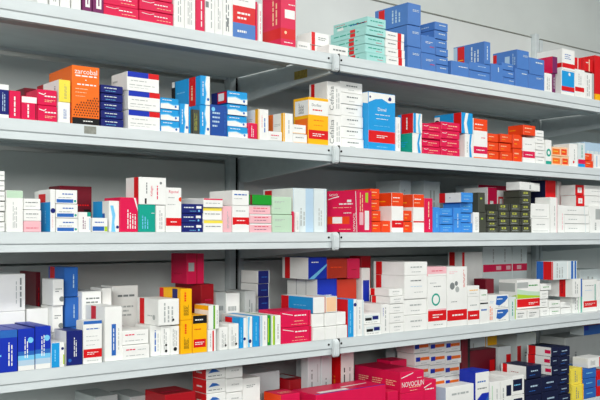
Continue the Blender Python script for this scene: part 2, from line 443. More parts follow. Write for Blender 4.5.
B(517, 529, 49, 's', 'long blue # with red end', 'lying on the blue row', 'L@r:0,.1,.16,.9,r L@r:.5,.3,.7,.7,B F@b:.5,.65,.4,.12,2,W L@v:.8,.2,.15,.6,2,B', s=24, yb=67.5)
B(529.5, 544.3, 57, 's', 'blue # with a white word', 'lying last on the blue row', 'F@b:.4,.66,.5,.18,1,W', yb=73.5)
B(544.8, 552, 72.5, 'w', 'white # standing', 'after the blue row on the top shelf', 'F@v:.2,.1,.5,.7,2,g', d=.1)
B(552.4, 556, 73, 'v', 'narrow dark purple #', 'after the blue row', 'F@v:.3,.2,.4,.6,1,W', d=.08)
B(552.6, 557.4, 56, 'v', 'crimson-sided # with purple end', 'resting on the white one after the blue row', 'L@r:0,0,1,1,c', s=8, yb=72.8)
B(561.5, 574.6, 69, 'w', 'white # with bright blue square', 'and red strip on the top shelf', 'F@r:.02,.14,.98,.96,C F@r:0,.0,1,.14,w F@r:0,.16,1,.34,r F@c:.6,.85,.07,w', s=5)
B(574.9, 584.6, 68.5, 'w', 'white # with low red strip', 'after the blue-square one', 'F@r:0,.2,.95,.36,r F@v:.3,.45,.4,.4,2,g')
B(584.9, 592, 72, 'w', 'off-white # with grey ruled print', 'second past the blue-square one', 'F@v:.2,.1,.5,.8,2,g')
B(592.3, 594.5, 73, 'g', 'thin grey #', 'beside the red-and-yellow one', '', d=.08)
B(594.8, 606, 55, 'r', 'red # with yellow base', 'at the right picture edge, top shelf', 'F@r:0,0,1,.14,y L@r:0,0,1,.14,y F@v:.4,.4,.3,.45,1,w')
B(562, 574.6, 48, 'w', 'white # with red lower band', 'lying across the blue-square one', 'F@r:0,.1,1,.32,r L@r:.8,.1,1,.32,r F@b:.2,.5,.5,.28,3,i T@r:0,.8,1,1,r', s=25, yb=68.8)
B(575.2, 583.4, 57, 'r', 'red # with pale stripes', 'first of two above the ruled white ones', 'F@r:.3,0,.38,1,w F@r:.8,0,.9,1,R', yb=69)
B(584, 593, 58, 'r', 'red # with pale stripes', 'second of two above the ruled white ones', 'F@r:.55,0,.66,1,x F@b:.2,.6,.3,.2,1,w', yb=72)

# ------------------------------------------------------------------ second shelf
SH = 'B'
B(-7, 9, 83, 'n', 'navy # with white top strip', 'at the picture edge, second shelf', 'F@r:0,.84,1,1,w F@r:0,0,1,.1,w F@v:.55,.2,.25,.55,2,B')
B(9.4, 21.2, 90, 'c', 'tall crimson #', 'second on the second shelf', 'F@v:.3,.1,.3,.75,1,w', s=4)
B(21.6, 37, 95.3, 'c', 'crimson # with white top label', 'before the flat crimson pair', 'F@r:0,.72,1,.97,w F@v:.3,.1,.25,.55,1,w F@r:.9,.05,.96,.7,d')
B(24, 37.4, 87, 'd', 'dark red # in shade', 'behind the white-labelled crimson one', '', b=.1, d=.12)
B(37.8, 57.6, 88, 'c', 'flat crimson # with white lettering', 'before the yellow one', 'F@p:w,.05,.72,.3,.64,.42,.74,.42,.8,.3,.7,.05,.78 F@b:.35,.48,.58,.2,1,w F@b:.35,.2,.55,.18,2,x', s=6, n=2)
B(58.2, 70.5, 101.5, 'w', 'white # with blue print', 'under the yellow-fronted one', 'F@v:.4,.2,.3,.5,2,i')
B(59, 70.8, 79, 'Y', 'yellow-fronted # with red far end', 'against the orange one', 'F@v:.45,.15,.2,.65,2,G L@r:0,0,1,1,w L@r:0,0,.3,1,R L@v:.75,.2,.15,.55,1,g', s=22, yb=101.3)
ZA = 'F@r:0,.0,1,.115,k F@t:.5,.905,.085,w,zarcobal F@b:.12,.8,.78,.055,1,w F@c:.5,.76,.012,w F@b:.18,.655,.7,.055,1,w F@b:.12,.59,.45,.03,1,x F@b:.12,.53,.4,.028,1,x F@b:.12,.47,.35,.02,1,x F@b:.4,.04,.35,.04,1,w '
for j in range(8):
    for i in range(10):
        u = .07 + i * .096 + (j % 2) * .048; v = .155 + j * .044
        if u < .96 and (j < 4 or u > .1 + (j - 4) * .2): ZA += f'F@c:{u:.3f},{v:.3f},.0115,k '
B(72, 99.5, 64.5, 'o', 'big orange # with black dots', 'on the second shelf', ZA + 'L@b:.1,.8,.5,.04,2,x', s=23, r=-2)
B(101.5, 124, 83.5, 'n', 'navy # with white lettering', 'in the stack beside the orange one', 'F@b:.15,.5,.55,.26,1,W F@b:.2,.2,.45,.14,1,q', s=2, n=5)
B(128.4, 160.2, 70, 'w', 'white # with blue-and-red top band', 'in the middle of the second shelf', 'F@r:0,.71,.66,1,b F@r:.66,.71,1,1,r F@b:.1,.48,.5,.1,1,g F@b:.06,.26,.8,.09,1,g F@b:.06,.14,.6,.05,1,g L@b:.1,.2,.3,.5,2,g', s=16, n=3, g='white cartons with blue and red bands, stacked in three')
CW = 'F@p:w,.0,.02,.99,.02,.99,.42,.7,.34,.4,.52,.0,.44 F@p:q,.0,.44,.4,.52,.7,.34,.99,.42,.99,.5,.7,.42,.4,.6,.0,.52 F@c:.82,.26,.11,i F@b:.1,.72,.5,.16,1,w'
B(161, 179.6, 96.5, 'C', 'cyan # with white wave', 'in the stack before the upright cyan row', CW, n=3)
CV = 'F@p:w,.5,.01,.99,.01,.99,.99,.62,.99,.5,.7,.66,.4 F@p:q,.42,.01,.5,.01,.66,.4,.5,.7,.62,.99,.52,.99,.4,.7,.56,.4 F@c:.8,.2,.05,i F@v:.15,.3,.2,.5,1,w'
B(180, 188.6, 103, 'C', 'upright cyan # with white wave', 'first of the upright cyan row', CV, s=2)
B(189, 191.6, 106, 'C', 'thin cyan #', 'in the upright row, beside the grey one', '', d=.1)
B(191.8, 199.6, 109, 'z', 'dark grey-green # with small print', 'in the upright cyan row', 'F@v:.3,.15,.4,.7,3,J F@r:.0,.0,.12,1,k')
B(200, 210, 104.5, 'C', 'upright cyan # with white wave', 'touching the deep blue one', CV)
B(200.5, 210, 75, 'C', 'large cyan # with red strip', 'lying on the upright cyan row', CV + ' L@r:.1,0,.99,1,C L@r:0,0,.14,1,k L@r:.02,.8,.12,1,w L@r:.62,0,.84,1,r L@v:.66,.2,.12,.5,1,x L@b:.2,.5,.3,.1,1,q', s=29, yb=104.3)
o = B(210.6, 227.3, 104, 'D', 'deep blue # with white printing', 'before the second cyan stack', 'F@b:.1,.25,.45,.55,4,B F@c:.15,.85,.07,q F@v:.8,.1,.12,.7,1,i')
B(228, 248, 103, 'C', 'cyan # with white wave', 'under the red-ended one', CW, n=3)
B(227.3, 247.6, 90.2, 'C', 'cyan # with dark blue and red side', 'topmost on the second cyan stack', CW + ' L@r:0,0,1,1,n L@r:.4,.05,.95,.95,r L@r:.45,.25,.8,.85,w', s=16, yb=103)
B(248.6, 257.6, 122.5, 'c', 'small crimson #', 'before the yellow-striped white ones', 'F@v:.25,.12,.35,.7,2,w', b=0, d=.06)
B(258.4, 268.4, 108.6, 'w', 'upright white # with yellow edge stripe', 'above the small crimson one', 'F@v:.5,.25,.25,.5,1,i F@r:0,0,.08,1,y F@v:.3,.4,.1,.4,1,c L@r:.78,0,.98,1,y L@b:.1,.6,.5,.12,2,g', s=9)
B(268.8, 283, 130.6, 'w', 'small flat white #', 'at the foot of the yellow-striped one', 'F@b:.15,.45,.6,.25,1,c F@b:.15,.2,.5,.14,1,g', b=0, d=.04)
B(283.4, 292.8, 112.6, 'w', 'white # with yellow stripe', 'and orange far end, before the yellow one', 'F@r:.0,0,.14,1,y F@v:.45,.3,.25,.5,1,g L@r:0,0,.32,1,o L@r:.85,0,1,1,y L@b:.4,.55,.4,.1,2,g L@b:.4,.2,.4,.12,1,r', s=15, b=.006)
B(293.2, 307.6, 123.2, 'w', 'small flat white #', 'at the foot of the yellow one', 'F@b:.15,.5,.6,.2,1,G F@r:0,.0,1,.1,x', n=2, b=0, d=.05)
B(308.6, 328.4, 96.5, 'y', 'yellow # with white top and red band', 'beside the stacked white ones', 'F@r:0,.63,1,.94,w F@r:0,.12,1,.31,r F@t:.4,.84,.06,G,Dorflex F@b:.2,.7,.5,.07,1,r F@b:.25,.5,.5,.035,1,O F@b:.25,.4,.5,.025,1,O F@b:.2,.17,.6,.08,2,w L@r:.1,.62,1,.94,w L@v:.35,.66,.35,.24,7,k L@r:.1,.1,.95,.55,o', s=14, b=.01)
B(327.5, 341.5, 80.5, 'w', 'tall white # with red far stripe', 'behind the six-high white stack', 'L@r:.1,.03,.3,.99,r F@u:.3,.5,.3,G,Cefalisa F@v:.6,.2,.3,.6,2,g', n=2, s=18, b=.05)
B(342, 364, 80, 'w', 'white # with grey name', 'in the white stack over the joint', 'F@b:.25,.5,.5,.28,1,G F@b:.35,.2,.25,.14,1,g', n=6, s=9)
B(368.4, 395.3, 91, 'C', 'big cyan # with red band', 'and white wavy top, second shelf', 'F@p:w,.0,.99,.99,.99,.99,.86,.75,.84,.5,.9,.25,.88,.0,.82 F@r:0,.145,1,.345,r F@c:.8,.91,.035,n F@c:.76,.9,.02,n F@c:.06,.91,.02,n F@t:.5,.715,.06,w,Dimel F@b:.25,.61,.55,.025,1,w F@b:.28,.54,.45,.025,1,w F@b:.2,.42,.6,.02,1,q F@b:.3,.22,.4,.06,2,w F@b:.3,.06,.4,.03,1,q L@p:w,.0,.99,.99,.99,.99,.8,.0,.86', s=3.5)
B(396.2, 400.8, 116.8, 'w', 'narrow white #', 'after the big cyan one', 'v:g', d=.08)
B(412.4, 421.8, 132.6, 'w', 'white # with teal side', 'under the red-sided cyan one', 'F@p:C,.6,.01,.9,.01,.7,.5,.9,.99,.7,.99,.5,.5 L@r:0,0,1,1,t L@b:.1,.3,.6,.3,3,C', s=9)
B(413.2, 422, 112.8, 'w', 'cyan-and-white # with red side', 'before the crimson twin stacks', 'F@r:0,0,.3,1,C F@p:q,.6,.01,.85,.01,.7,.5,.85,.99,.65,.99,.5,.5 L@r:0,0,1,1,r L@r:0,0,.25,1,C L@v:.5,.2,.2,.6,1,w', s=9.5, yb=132.4)
CR2 = 'F@p:w,.05,.66,.2,.6,.3,.7,.3,.76,.2,.66,.05,.72 F@b:.35,.42,.5,.24,1,x F@b:.3,.18,.3,.1,1,x'
B(422.8, 441, 122.5, 'c', 'flat crimson #', 'in the first twin stack', CR2, n=4)
B(441.3, 459.8, 121, 'c', 'flat crimson #', 'in the second twin stack', CR2, n=4)
B(465, 473, 133.5, 'w', 'white # with cyan wave', 'under the long cyan one', 'F@p:C,.55,.01,.85,.01,.7,.5,.85,.99,.6,.99,.5,.5 F@v:.15,.2,.2,.5,1,g', s=4.5)
B(461.5, 472.8, 112, 'C', 'long cyan # with red strip', 'lying over the second twin stack', 'F@p:w,.3,.01,.6,.01,.45,.5,.6,.99,.35,.99,.2,.5 L@r:.72,0,1,1,r L@r:0,.3,.2,.9,w L@c:.1,.55,.2,k', s=27, yb=133.3)
B(473.4, 487.3, 118, 'w', 'tall white # with orange top', 'and crimson band, second shelf', 'F@r:0,.7,1,1,O F@r:0,.12,1,.3,c F@b:.1,.82,.6,.07,1,w F@b:.1,.74,.5,.04,1,x F@b:.2,.18,.6,.06,1,w F@b:.55,.5,.3,.05,1,c F@r:0,.0,1,.03,o')
OR = 'F@b:.1,.5,.5,.25,1,x F@b:.1,.25,.3,.12,1,y'
B(488, 499, 132.5, 'O', 'orange #', 'in the stack after the orange-topped one', OR, n=3)
B(501, 512.6, 133, 'O', 'orange #', 'in the second orange stack', OR, s=5, n=3)
B(513.4, 522.6, 134, 'O', 'red-orange #', 'squeezed beside the banded white one', OR, b=.012, n=2, d=.07)
B(523, 535, 137, 'w', 'white # with crimson low band', 'under the topmost orange one', 'F@r:0,.2,1,.46,c F@b:.2,.28,.6,.08,1,w F@b:.15,.7,.6,.07,1,g L@r:0,.2,1,.46,c', s=9)
B(523.4, 535.6, 124.5, 'O', 'topmost orange #', 'on the white banded one', 'F@b:.1,.55,.6,.26,1,x F@b:.1,.25,.45,.14,1,x L@b:.1,.4,.4,.2,1,y', s=15, yb=137)
B(535.9, 545.3, 129.2, 'w', 'white #', 'in the slim stack beside the teal one', 'F@b:.2,.4,.55,.26,1,g', n=5)
B(545.7, 551.4, 139.5, 'w', 'white # with teal round mark', 'after the slim white stack', 'F@c:.5,.48,.16,t F@r:0,.0,1,.14,t F@c:.5,.48,.08,w', d=.09)
B(551.8, 561.3, 146, 'x', 'orange-faced # with pale frame', 'after the teal-marked one', 'F@r:.08,.15,.9,.8,o F@b:.2,.4,.5,.2,1,Y', n=2)
B(561.7, 569, 146.5, 'x', 'orange-faced # with pale frame', 'second after the teal-marked one', 'F@r:.08,.15,.9,.8,O F@b:.2,.4,.5,.2,1,Y', n=2)
B(569.4, 577.6, 143.3, 'w', 'off-white # with red dot', 'after the framed orange ones', 'F@c:.5,.2,.06,r F@v:.5,.3,.2,.5,1,g', s=2)
B(578, 585, 142.4, 'W', 'pale # with red and blue base', 'on the second shelf', 'F@r:0,.14,1,.32,c F@r:0,0,1,.14,C F@v:.4,.4,.3,.5,1,t')
B(585.4, 593.6, 152.4, 'O', 'small orange #', 'below the pale blue one', OR, n=2)
B(594, 604, 153.8, 'w', 'white # with blue strip', 'last on the second shelf', 'F@r:.2,.1,.35,.9,B F@v:.6,.2,.2,.6,1,g')
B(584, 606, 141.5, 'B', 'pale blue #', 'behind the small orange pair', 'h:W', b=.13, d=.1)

# ------------------------------------------------------------------ third shelf
SH = 'C'
B(-10, 6, 169.6, 'w', 'white #', 'at the picture edge, third shelf', 'F@b:.5,.4,.4,.25,1,g', n=6)
B(6.4, 23.2, 190, 'w', 'white # with pale green top', 'on the third shelf', 'F@r:0,.82,1,1,L F@v:.35,.1,.3,.62,3,g')
B(23.8, 41.6, 221, 'p', 'pink #', 'at the foot of the short white pair', 'F@b:.12,.3,.7,.14,1,c')
B(23.8, 41.6, 197.8, 'w', 'white #', 'on the pink one, third shelf', 'F@b:.12,.55,.7,.2,1,G F@b:.12,.25,.6,.12,1,g', n=2, yb=221)
B(50.4, 55.8, 189, 'w', 'narrow white # with cyan side', 'before the blue-banded stack', 'F@c:.5,.5,.06,n F@v:.3,.1,.3,.3,1,p L@r:0,0,1,.7,C L@r:0,.7,.6,.9,r L@v:.5,.2,.2,.3,1,q', s=8)
B(56.2, 78, 189, 'w', 'white # with blue bar', 'in the stack on the third shelf', 'F@r:.04,.06,.82,.32,i F@c:.9,.2,.09,t F@b:.3,.6,.5,.2,1,i F@b:.12,.38,.6,.12,1,g L@r:.5,0,.9,1,r', n=3)
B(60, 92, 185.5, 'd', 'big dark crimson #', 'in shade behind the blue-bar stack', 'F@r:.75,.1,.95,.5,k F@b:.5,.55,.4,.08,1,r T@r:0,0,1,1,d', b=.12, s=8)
B(78.4, 91, 211.8, 'w', 'small white # with teal corner', 'after the blue-bar stack', 'F@r:.7,.78,1,1,t F@v:.3,.15,.3,.6,2,v F@r:.86,.1,.96,.7,B')
B(92.4, 107.6, 217.6, 'w', 'small white # with blue base', 'and green corner, third shelf', 'F@r:0,.08,.78,.4,i F@r:.8,.05,1,.4,l F@b:.15,.6,.6,.18,1,i', b=0, d=.04)
B(109, 119.6, 200.5, 'w', 'white # with light blue wave', 'and cyan side, before the crimson one', 'F@p:q,.2,.01,.62,.01,.5,.3,.6,.55,.4,.85,.1,.85,.3,.5 F@c:.8,.16,.05,n L@r:.0,.0,.6,1,C L@r:.6,0,.75,.6,i', s=16, b=.012)
B(120.2, 138.3, 197, 'c', 'upright crimson #', 'before the teal one', 'F@v:.35,.1,.55,.55,4,w F@p:w,.75,.99,.85,.99,.98,.7,.98,.6 L@b:.3,.8,.5,.1,1,x', s=16)
B(138.7, 155.6, 204.2, 't', 'teal # with pale lettering', 'between crimson and white', 'F@v:.15,.12,.45,.5,3,q F@b:.75,.66,.2,.06,1,w')
B(156, 165.4, 205.2, 'w', 'white #', 'between the teal and red-banded ones', 'v:g')
B(139.3, 166.3, 176.6, 'w', 'large white # with red stripe', 'lying on the teal one', 'F@r:0,0,.0,1,r L@r:.62,0,.95,1,r F@u:.46,.5,.1,c,Kefagyn F@v:.22,.4,.1,.4,1,G F@v:.62,.2,.1,.5,1,c F@c:.8,.8,.05,G F@r:.2,.02,.27,.22,k', s=8, yb=204.2)
B(165.8, 181.4, 187.2, 'w', 'tall white # with red base band', 'before the navy stack', 'F@r:0,.14,1,.32,r F@t:.5,.9,.08,c,Riposal F@b:.15,.75,.4,.05,1,g F@c:.95,.74,.05,O F@b:.3,.2,.4,.06,1,w F@b:.1,.6,.5,.04,1,g')
B(182, 203, 203.2, 'n', 'navy # with white marks', 'in the stack on the third shelf', 'F@b:.08,.45,.5,.3,1,W F@r:.68,.5,.92,.78,w F@c:.8,.25,.12,q F@b:.35,.15,.3,.12,1,q', n=3)
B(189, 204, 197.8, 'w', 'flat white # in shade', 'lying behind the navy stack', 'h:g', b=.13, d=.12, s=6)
B(203.6, 222.8, 207, 'w', 'white # with yellow strip', 'under the red-lined one', 'F@r:0,.74,1,.98,Y F@b:.1,.4,.8,.16,1,G', n=2)
B(203.6, 222.8, 198, 'w', 'white # with red top line', 'on the yellow-striped pair', 'F@r:0,.82,1,.98,c F@b:.1,.35,.8,.2,1,g', yb=207)
B(223.2, 232, 206, 'p', 'upright peach-pink #', 'before the red-based tall pair', 'F@v:.4,.15,.3,.65,2,g')
B(232.4, 249.2, 205.3, 'w', 'white # with red lower band', 'under the grey-named one', 'F@r:0,.28,1,.56,r F@r:.15,.05,.85,.3,w F@b:.25,.4,.5,.08,1,w F@b:.2,.75,.6,.1,1,g')
B(232.4, 249.2, 190, 'w', 'white # with grey name', 'on the red lower-band one', 'F@b:.1,.62,.75,.2,1,i F@b:.1,.4,.5,.1,1,g', s=23, yb=205.3)
B(249.8, 271.6, 204.4, 'p', 'pale pink #', 'under the green one', 'F@b:.2,.55,.65,.2,1,c F@b:.2,.25,.55,.14,1,v F@r:0,.85,1,1,w', n=3)
B(249.8, 271.8, 194.3, 'e', 'bright green #', 'on the pale pink stack', 'F@r:0,0,.1,1,d', yb=204.4)
B(272.4, 292.3, 196, 'L', 'pale green #', 'before the twin pale blue ones', 'F@b:.12,.62,.5,.14,2,g F@b:.12,.3,.3,.06,1,g', n=2)
B(292.6, 295, 211, 'c', 'thin crimson #', 'before the twin pale blue ones', '', b=0, d=.05)
B(295.3, 300, 212, 'w', 'thin white #', 'at the foot of the twin pale blue ones', 'v:g', b=0, d=.05)
B(293.2, 313.6, 187.7, 'B', 'tall pale blue-white #', 'first of the twins on the third shelf', 'F@r:0,0,.6,1,W F@v:.3,.15,.3,.4,2,g L@r:0,.0,1,1,w L@r:.06,0,.3,.97,r L@b:.5,.7,.3,.08,2,B', s=30, b=.022)
B(314, 326.6, 188.2, 'W', 'tall pale blue-white #', 'touching the big crimson front', 'F@v:.3,.15,.35,.4,2,g F@r:.82,0,.86,1,B', b=.014)
B(357.6, 371.4, 190, 'c', 'big crimson # with orange strip', 'above the third-shelf joint', 'L@r:0,.2,.74,.38,O L@r:.18,.215,.5,.37,w L@t:.22,.9,.06,w,NOVO L@p:w,.04,.78,.2,.82,.4,.85,.4,.87,.2,.84,.04,.8 L@r:.66,.72,.8,.78,w L@b:.4,.64,.45,.08,1,w L@b:.2,.58,.6,.03,1,x L@b:.55,.44,.25,.05,1,w L@u:.9,.25,.08,w,NOVOCIL L@p:w,.99,.01,.97,.01,.93,.98,.95,.98 L@b:.4,.06,.4,.03,1,x F@r:.0,.45,.0,.9,w F@r:.55,.72,.75,.95,l F@r:.5,.06,.82,.52,w F@v:.1,.5,.3,.45,2,x F@r:.12,.18,.4,.48,p', s=30.5, r=14, b=.0)
B(371.9, 381.4, 188, 'O', 'orange #', 'in the stack beside the big crimson one', 'F@b:.1,.55,.6,.22,1,x F@b:.1,.3,.4,.14,1,y', n=4, b=.03)
B(382, 391, 220.4, 'O', 'single low orange #', 'before the orange-topped tall ones', 'F@b:.1,.5,.6,.24,1,x', b=0, d=.05)
OT = 'F@r:0,.66,1,1,O F@r:0,.12,1,.3,r F@b:.1,.84,.6,.06,1,w F@b:.1,.75,.5,.05,1,x F@b:.3,.2,.5,.05,1,w L@r:0,.66,1,1,O L@b:.2,.75,.4,.06,1,y'
B(391.6, 403.2, 192.3, 'w', 'tall white # with orange top', 'first of the orange-topped pair', OT, s=8, b=.012)
B(404, 412.8, 210, 'O', 'small orange #', 'between the orange-topped pair', OR, n=2, b=0, d=.06)
B(413.2, 424, 194, 'w', 'tall white # with orange top', 'touching the slim crimson one', OT.replace('F@r:0,.12,1,.3,r', 'F@r:0,.26,1,.3,r'), s=9)
B(424.4, 432.6, 198, 'c', 'slim upright crimson #', 'before the sky blue stacks', 'F@v:.35,.45,.3,.45,1,x F@v:.5,.1,.2,.3,1,w')
SK = 'F@b:.2,.55,.6,.2,1,q F@b:.2,.25,.45,.14,1,B'
B(433, 439.8, 207, 'S', 'narrow sky blue #', 'first of the sky blue block', 'F@v:.4,.2,.3,.6,1,q')
B(440.2, 453.4, 207.6, 'S', 'sky blue #', 'in the middle of the blue block', SK, n=3)
B(453.8, 460.8, 207.6, 'S', 'narrow sky blue #', 'before the last sky blue stack', 'F@v:.4,.2,.3,.6,1,B F@r:0,.5,1,.54,i', s=0)
B(461.2, 473, 202.5, 'S', 'sky blue #', 'in the last stack of the blue block', SK, n=3)
B(461.2, 473, 192.3, 'S', 'sky blue # with white side', 'and red far end, topmost of its block', SK + ' L@r:0,0,1,1,w L@r:0,0,.28,1,r L@c:.5,.5,.06,G', s=22, yb=202.5)
B(473.4, 479.2, 212.2, 'w', 'white #', 'before the dark olive stacks', 'v:g', d=.09)
B(479.6, 486, 192, 'z', 'dark olive #', 'before the olive block', 'F@b:.2,.6,.3,.2,1,l', n=2, s=5)
OL = 'F@r:.3,.5,.7,.8,J F@r:.4,.58,.58,.72,z F@b:.2,.2,.6,.16,1,g F@r:.0,.0,.08,1,k'
B(486.4, 498.2, 210, 'z', 'dark olive # with lime mark', 'in the first olive stack', OL, n=4)
B(498.4, 509.6, 203.4, 'z', 'dark olive # with lime mark', 'in the second olive stack', OL, n=4)
B(509.8, 520.8, 203.4, 'z', 'dark olive # with lime mark', 'in the third olive stack', OL, n=4)
B(521, 531.6, 190, 'z', 'dark olive # with lime mark', 'in the last, taller olive stack', OL, n=6, s=17)
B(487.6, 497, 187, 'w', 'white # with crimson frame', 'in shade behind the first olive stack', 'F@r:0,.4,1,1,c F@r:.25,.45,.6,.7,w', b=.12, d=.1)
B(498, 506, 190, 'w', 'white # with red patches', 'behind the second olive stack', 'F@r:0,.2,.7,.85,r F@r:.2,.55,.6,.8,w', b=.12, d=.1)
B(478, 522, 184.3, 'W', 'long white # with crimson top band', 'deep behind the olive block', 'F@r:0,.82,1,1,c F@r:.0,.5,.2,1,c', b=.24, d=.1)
B(531.9, 549.8, 203, 'w', 'white # with faint ruled print', 'after the olive block', 'F@b:.25,.5,.5,.14,1,g F@r:.05,.1,.9,.14,g', n=2)
B(550.2, 557.2, 197, 'w', 'upright white #', 'before the stacked grey-white ones', 'F@v:.5,.2,.2,.6,1,g F@r:.9,.0,1,1,p', d=.1)
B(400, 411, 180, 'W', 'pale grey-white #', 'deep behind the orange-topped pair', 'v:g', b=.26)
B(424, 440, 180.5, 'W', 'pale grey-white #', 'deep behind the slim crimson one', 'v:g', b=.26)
B(520, 540, 181.5, 'w', 'tilted white #', 'perched over the olive and white stacks', 'F@v:.4,.2,.2,.5,1,g', b=.02, yb=190, r=8, d=.05)
B(545.5, 555.5, 180, 'r', 'red # with pale lower line', 'above the upright white one', 'F@r:.0,.15,1,.24,p F@b:.3,.3,.3,.06,1,x L@r:0,0,1,1,N', b=.05, s=5)
B(557.6, 562, 181, 'w', 'tall narrow white #', 'beside the red one, third shelf', '', b=.11, d=.08)
B(558, 564.4, 205, 'w', 'narrow white # with red print', 'before the ruled grey-white stack', 'F@v:.55,.1,.25,.6,1,p', d=.1)
B(564.8, 589.6, 205.3, 'w', 'white # with thin ruled lines', 'in the wide low stack', 'F@b:.15,.4,.35,.2,1,g F@r:.0,.0,1,.05,g F@r:.82,0,.85,1,W', n=3)
B(590, 608, 206, 'w', 'white # with grey square', 'last on the third shelf', 'F@r:.3,.5,.7,.9,g F@v:.2,.1,.2,.3,1,g')
B(576, 584.4, 184.4, 'r', 'red # with white window', 'standing on the wide low stack', 'F@r:.25,.25,.75,.75,w F@c:.5,.5,.12,p L@r:0,0,1,1,w', n=2, d=.09, b=.035, yb=205.3)
B(585, 606, 184.8, 'w', 'white #', 'lying behind the red window ones', 'F@b:.3,.4,.4,.1,1,g', n=2, yb=205.3)

# ------------------------------------------------------------------ fourth shelf
SH = 'D'
BG = 'F@r:0,0,1,.12,w F@r:0,.12,1,.25,B F@r:0,.25,1,.36,q F@r:0,.36,1,.46,i F@v:.35,.3,.28,.5,2,w F@c:.75,.72,.07,q L@r:0,0,1,1,n'
B(-9, 17.6, 331, 'b', 'royal blue # with white script', 'at the picture edge, fourth shelf', 'F@v:.62,.15,.22,.55,2,w F@b:.1,.35,.3,.1,1,q F@r:0,.82,1,1,i', b=.0)
B(18, 34.8, 329, 'b', 'royal blue # fading to white', 'second on the fourth shelf', BG, g='royal blue cartons fading to white, fourth shelf', b=.0)
B(35.2, 51, 326.5, 'b', 'royal blue # fading to white', 'touching the small cyan one', BG, g='royal blue cartons fading to white, fourth shelf', b=.002)
B(51.4, 64.6, 343, 'w', 'small cyan-and-white #', 'between two royal blue ones', 'F@r:0,0,.62,1,C F@v:.15,.25,.25,.5,1,q F@c:.85,.75,.06,n F@r:.9,.1,1,.5,l', b=.0, d=.09)
B(66.4, 83, 331, 'n', 'royal blue # with white word', 'and white side, fourth shelf', 'F@v:.42,.25,.22,.55,2,w F@c:.2,.15,.05,i L@r:0,0,1,1,w', s=7)
B(83.4, 102.2, 321, 'w', 'white # with red band', 'and blue top line, fourth shelf', d=.035, art='F@r:0,.92,1,1,i F@r:0,.14,1,.34,r F@b:.2,.2,.6,.08,2,w F@b:.15,.78,.7,.06,1,i F@b:.15,.62,.6,.03,1,g F@b:.15,.52,.7,.03,1,g F@b:.15,.42,.5,.03,1,g F@b:.2,.05,.6,.04,1,g')
B(105, 122.2, 307, 'w', 'tall white # with blue bar', 'and red side strip, fourth shelf', 'F@r:.38,.1,.64,.68,i F@v:.44,.2,.12,.4,1,w F@v:.75,.2,.1,.4,1,g L@r:.3,.0,.55,1,r', s=19.5, b=.008)
B(122.6, 149.8, 331, 'w', 'flat white # with red print', 'beside the tall blue-bar one', 'F@b:.12,.6,.35,.2,1,c F@b:.55,.6,.3,.14,1,g F@b:.12,.22,.7,.12,1,g', n=2)
B(132, 144, 329, 'd', 'small dark red #', 'behind the flat white pair', 'F@r:0,.4,1,.6,r', b=.09, yb=None, d=.08)
WV = 'F@v:.2,.12,.55,.74,3,g F@c:.7,.2,.05,k'
B(150.4, 161, 326, 'w', 'white # with blue vertical print', 'in the row under the red-striped white one', 'F@v:.3,.15,.3,.7,1,i F@v:.65,.15,.15,.6,1,g')
B(161.4, 170.6, 326, 'w', 'white # with black dots', 'in the row under the red-striped white one', 'F@v:.2,.2,.4,.7,2,g F@c:.5,.15,.05,k F@c:.5,.35,.04,k')
B(171, 179.4, 326, 'w', 'white # with grey block', 'touching the yellow stack', 'F@v:.15,.3,.6,.6,3,g F@c:.5,.2,.07,k')
B(158.4, 179.4, 299.5, 'w', 'long white # with red stripe', 'lying before the yellow stack', WV + ' L@r:.12,0,.34,1,r L@b:.5,.3,.3,.1,1,g L@c:.8,.3,.1,g', s=21, yb=326)
YB = 'F@v:.25,.15,.45,.35,6,k F@v:.2,.6,.4,.3,1,O'
B(181, 192.4, 320.5, 'y', 'yellow # with barcode', 'carrying the long yellow one', YB)
B(180.6, 192.2, 289, 'y', 'long yellow # with barcode', 'and dark edge, topmost in yellow', YB + ' L@r:.62,0,.86,1,n L@r:0,0,.2,1,r', s=21, yb=320.5)
B(192.8, 207, 315.5, 'y', 'yellow # with black top', 'and red label, fourth shelf', 'F@r:0,.78,1,1,k F@r:.05,.14,.92,.36,r F@b:.15,.84,.6,.08,1,w F@b:.15,.2,.65,.1,2,w F@b:.1,.6,.5,.06,1,r')
B(208, 216, 329.5, 'w', 'white # with red edge', 'under the green-striped white one', 'F@r:.55,.0,.75,.94,r F@v:.2,.2,.2,.6,1,g')
B(208.6, 219, 305.5, 'w', 'white # with green stripe', 'after the black-topped yellow one', 'F@r:.45,0,.58,1,e F@r:.58,0,.64,1,l F@v:.75,.2,.15,.6,1,g L@r:0,.8,1,1,y', s=11, yb=329)
B(219.6, 228.2, 327.5, 'w', 'upright white # with grey print', 'below the green-striped one', WV)
B(229, 239, 324, 'w', 'upright white # with grey print', 'before the first cyan upright', WV, s=10)
B(239.4, 246.8, 318, 'C', 'upright cyan # with white edge', 'first in the row of uprights', 'F@r:.55,0,1,1,w F@c:.7,.3,.05,n F@v:.1,.2,.25,.5,1,q L@r:0,0,.5,1,r', s=12)
B(247.2, 252.6, 316.5, 'w', 'upright white # with dark dot', 'second in the row of uprights', 'F@c:.5,.2,.06,n F@p:q,.1,.01,.5,.01,.3,.5,.5,.99,.1,.99')
B(253, 259.8, 316.2, 'C', 'upright cyan #', 'third in the row of uprights', 'F@r:.86,0,1,1,i F@v:.3,.2,.3,.6,1,q')
B(260.2, 267.4, 315.5, 'w', 'upright white # with blue side', 'fourth in the row of uprights', 'F@r:0,0,.3,1,B F@v:.5,.2,.25,.6,1,g')
B(267.8, 271.4, 315, 'e', 'narrow green #', 'among the uprights', 'F@r:0,.1,.4,.9,l', d=.1)
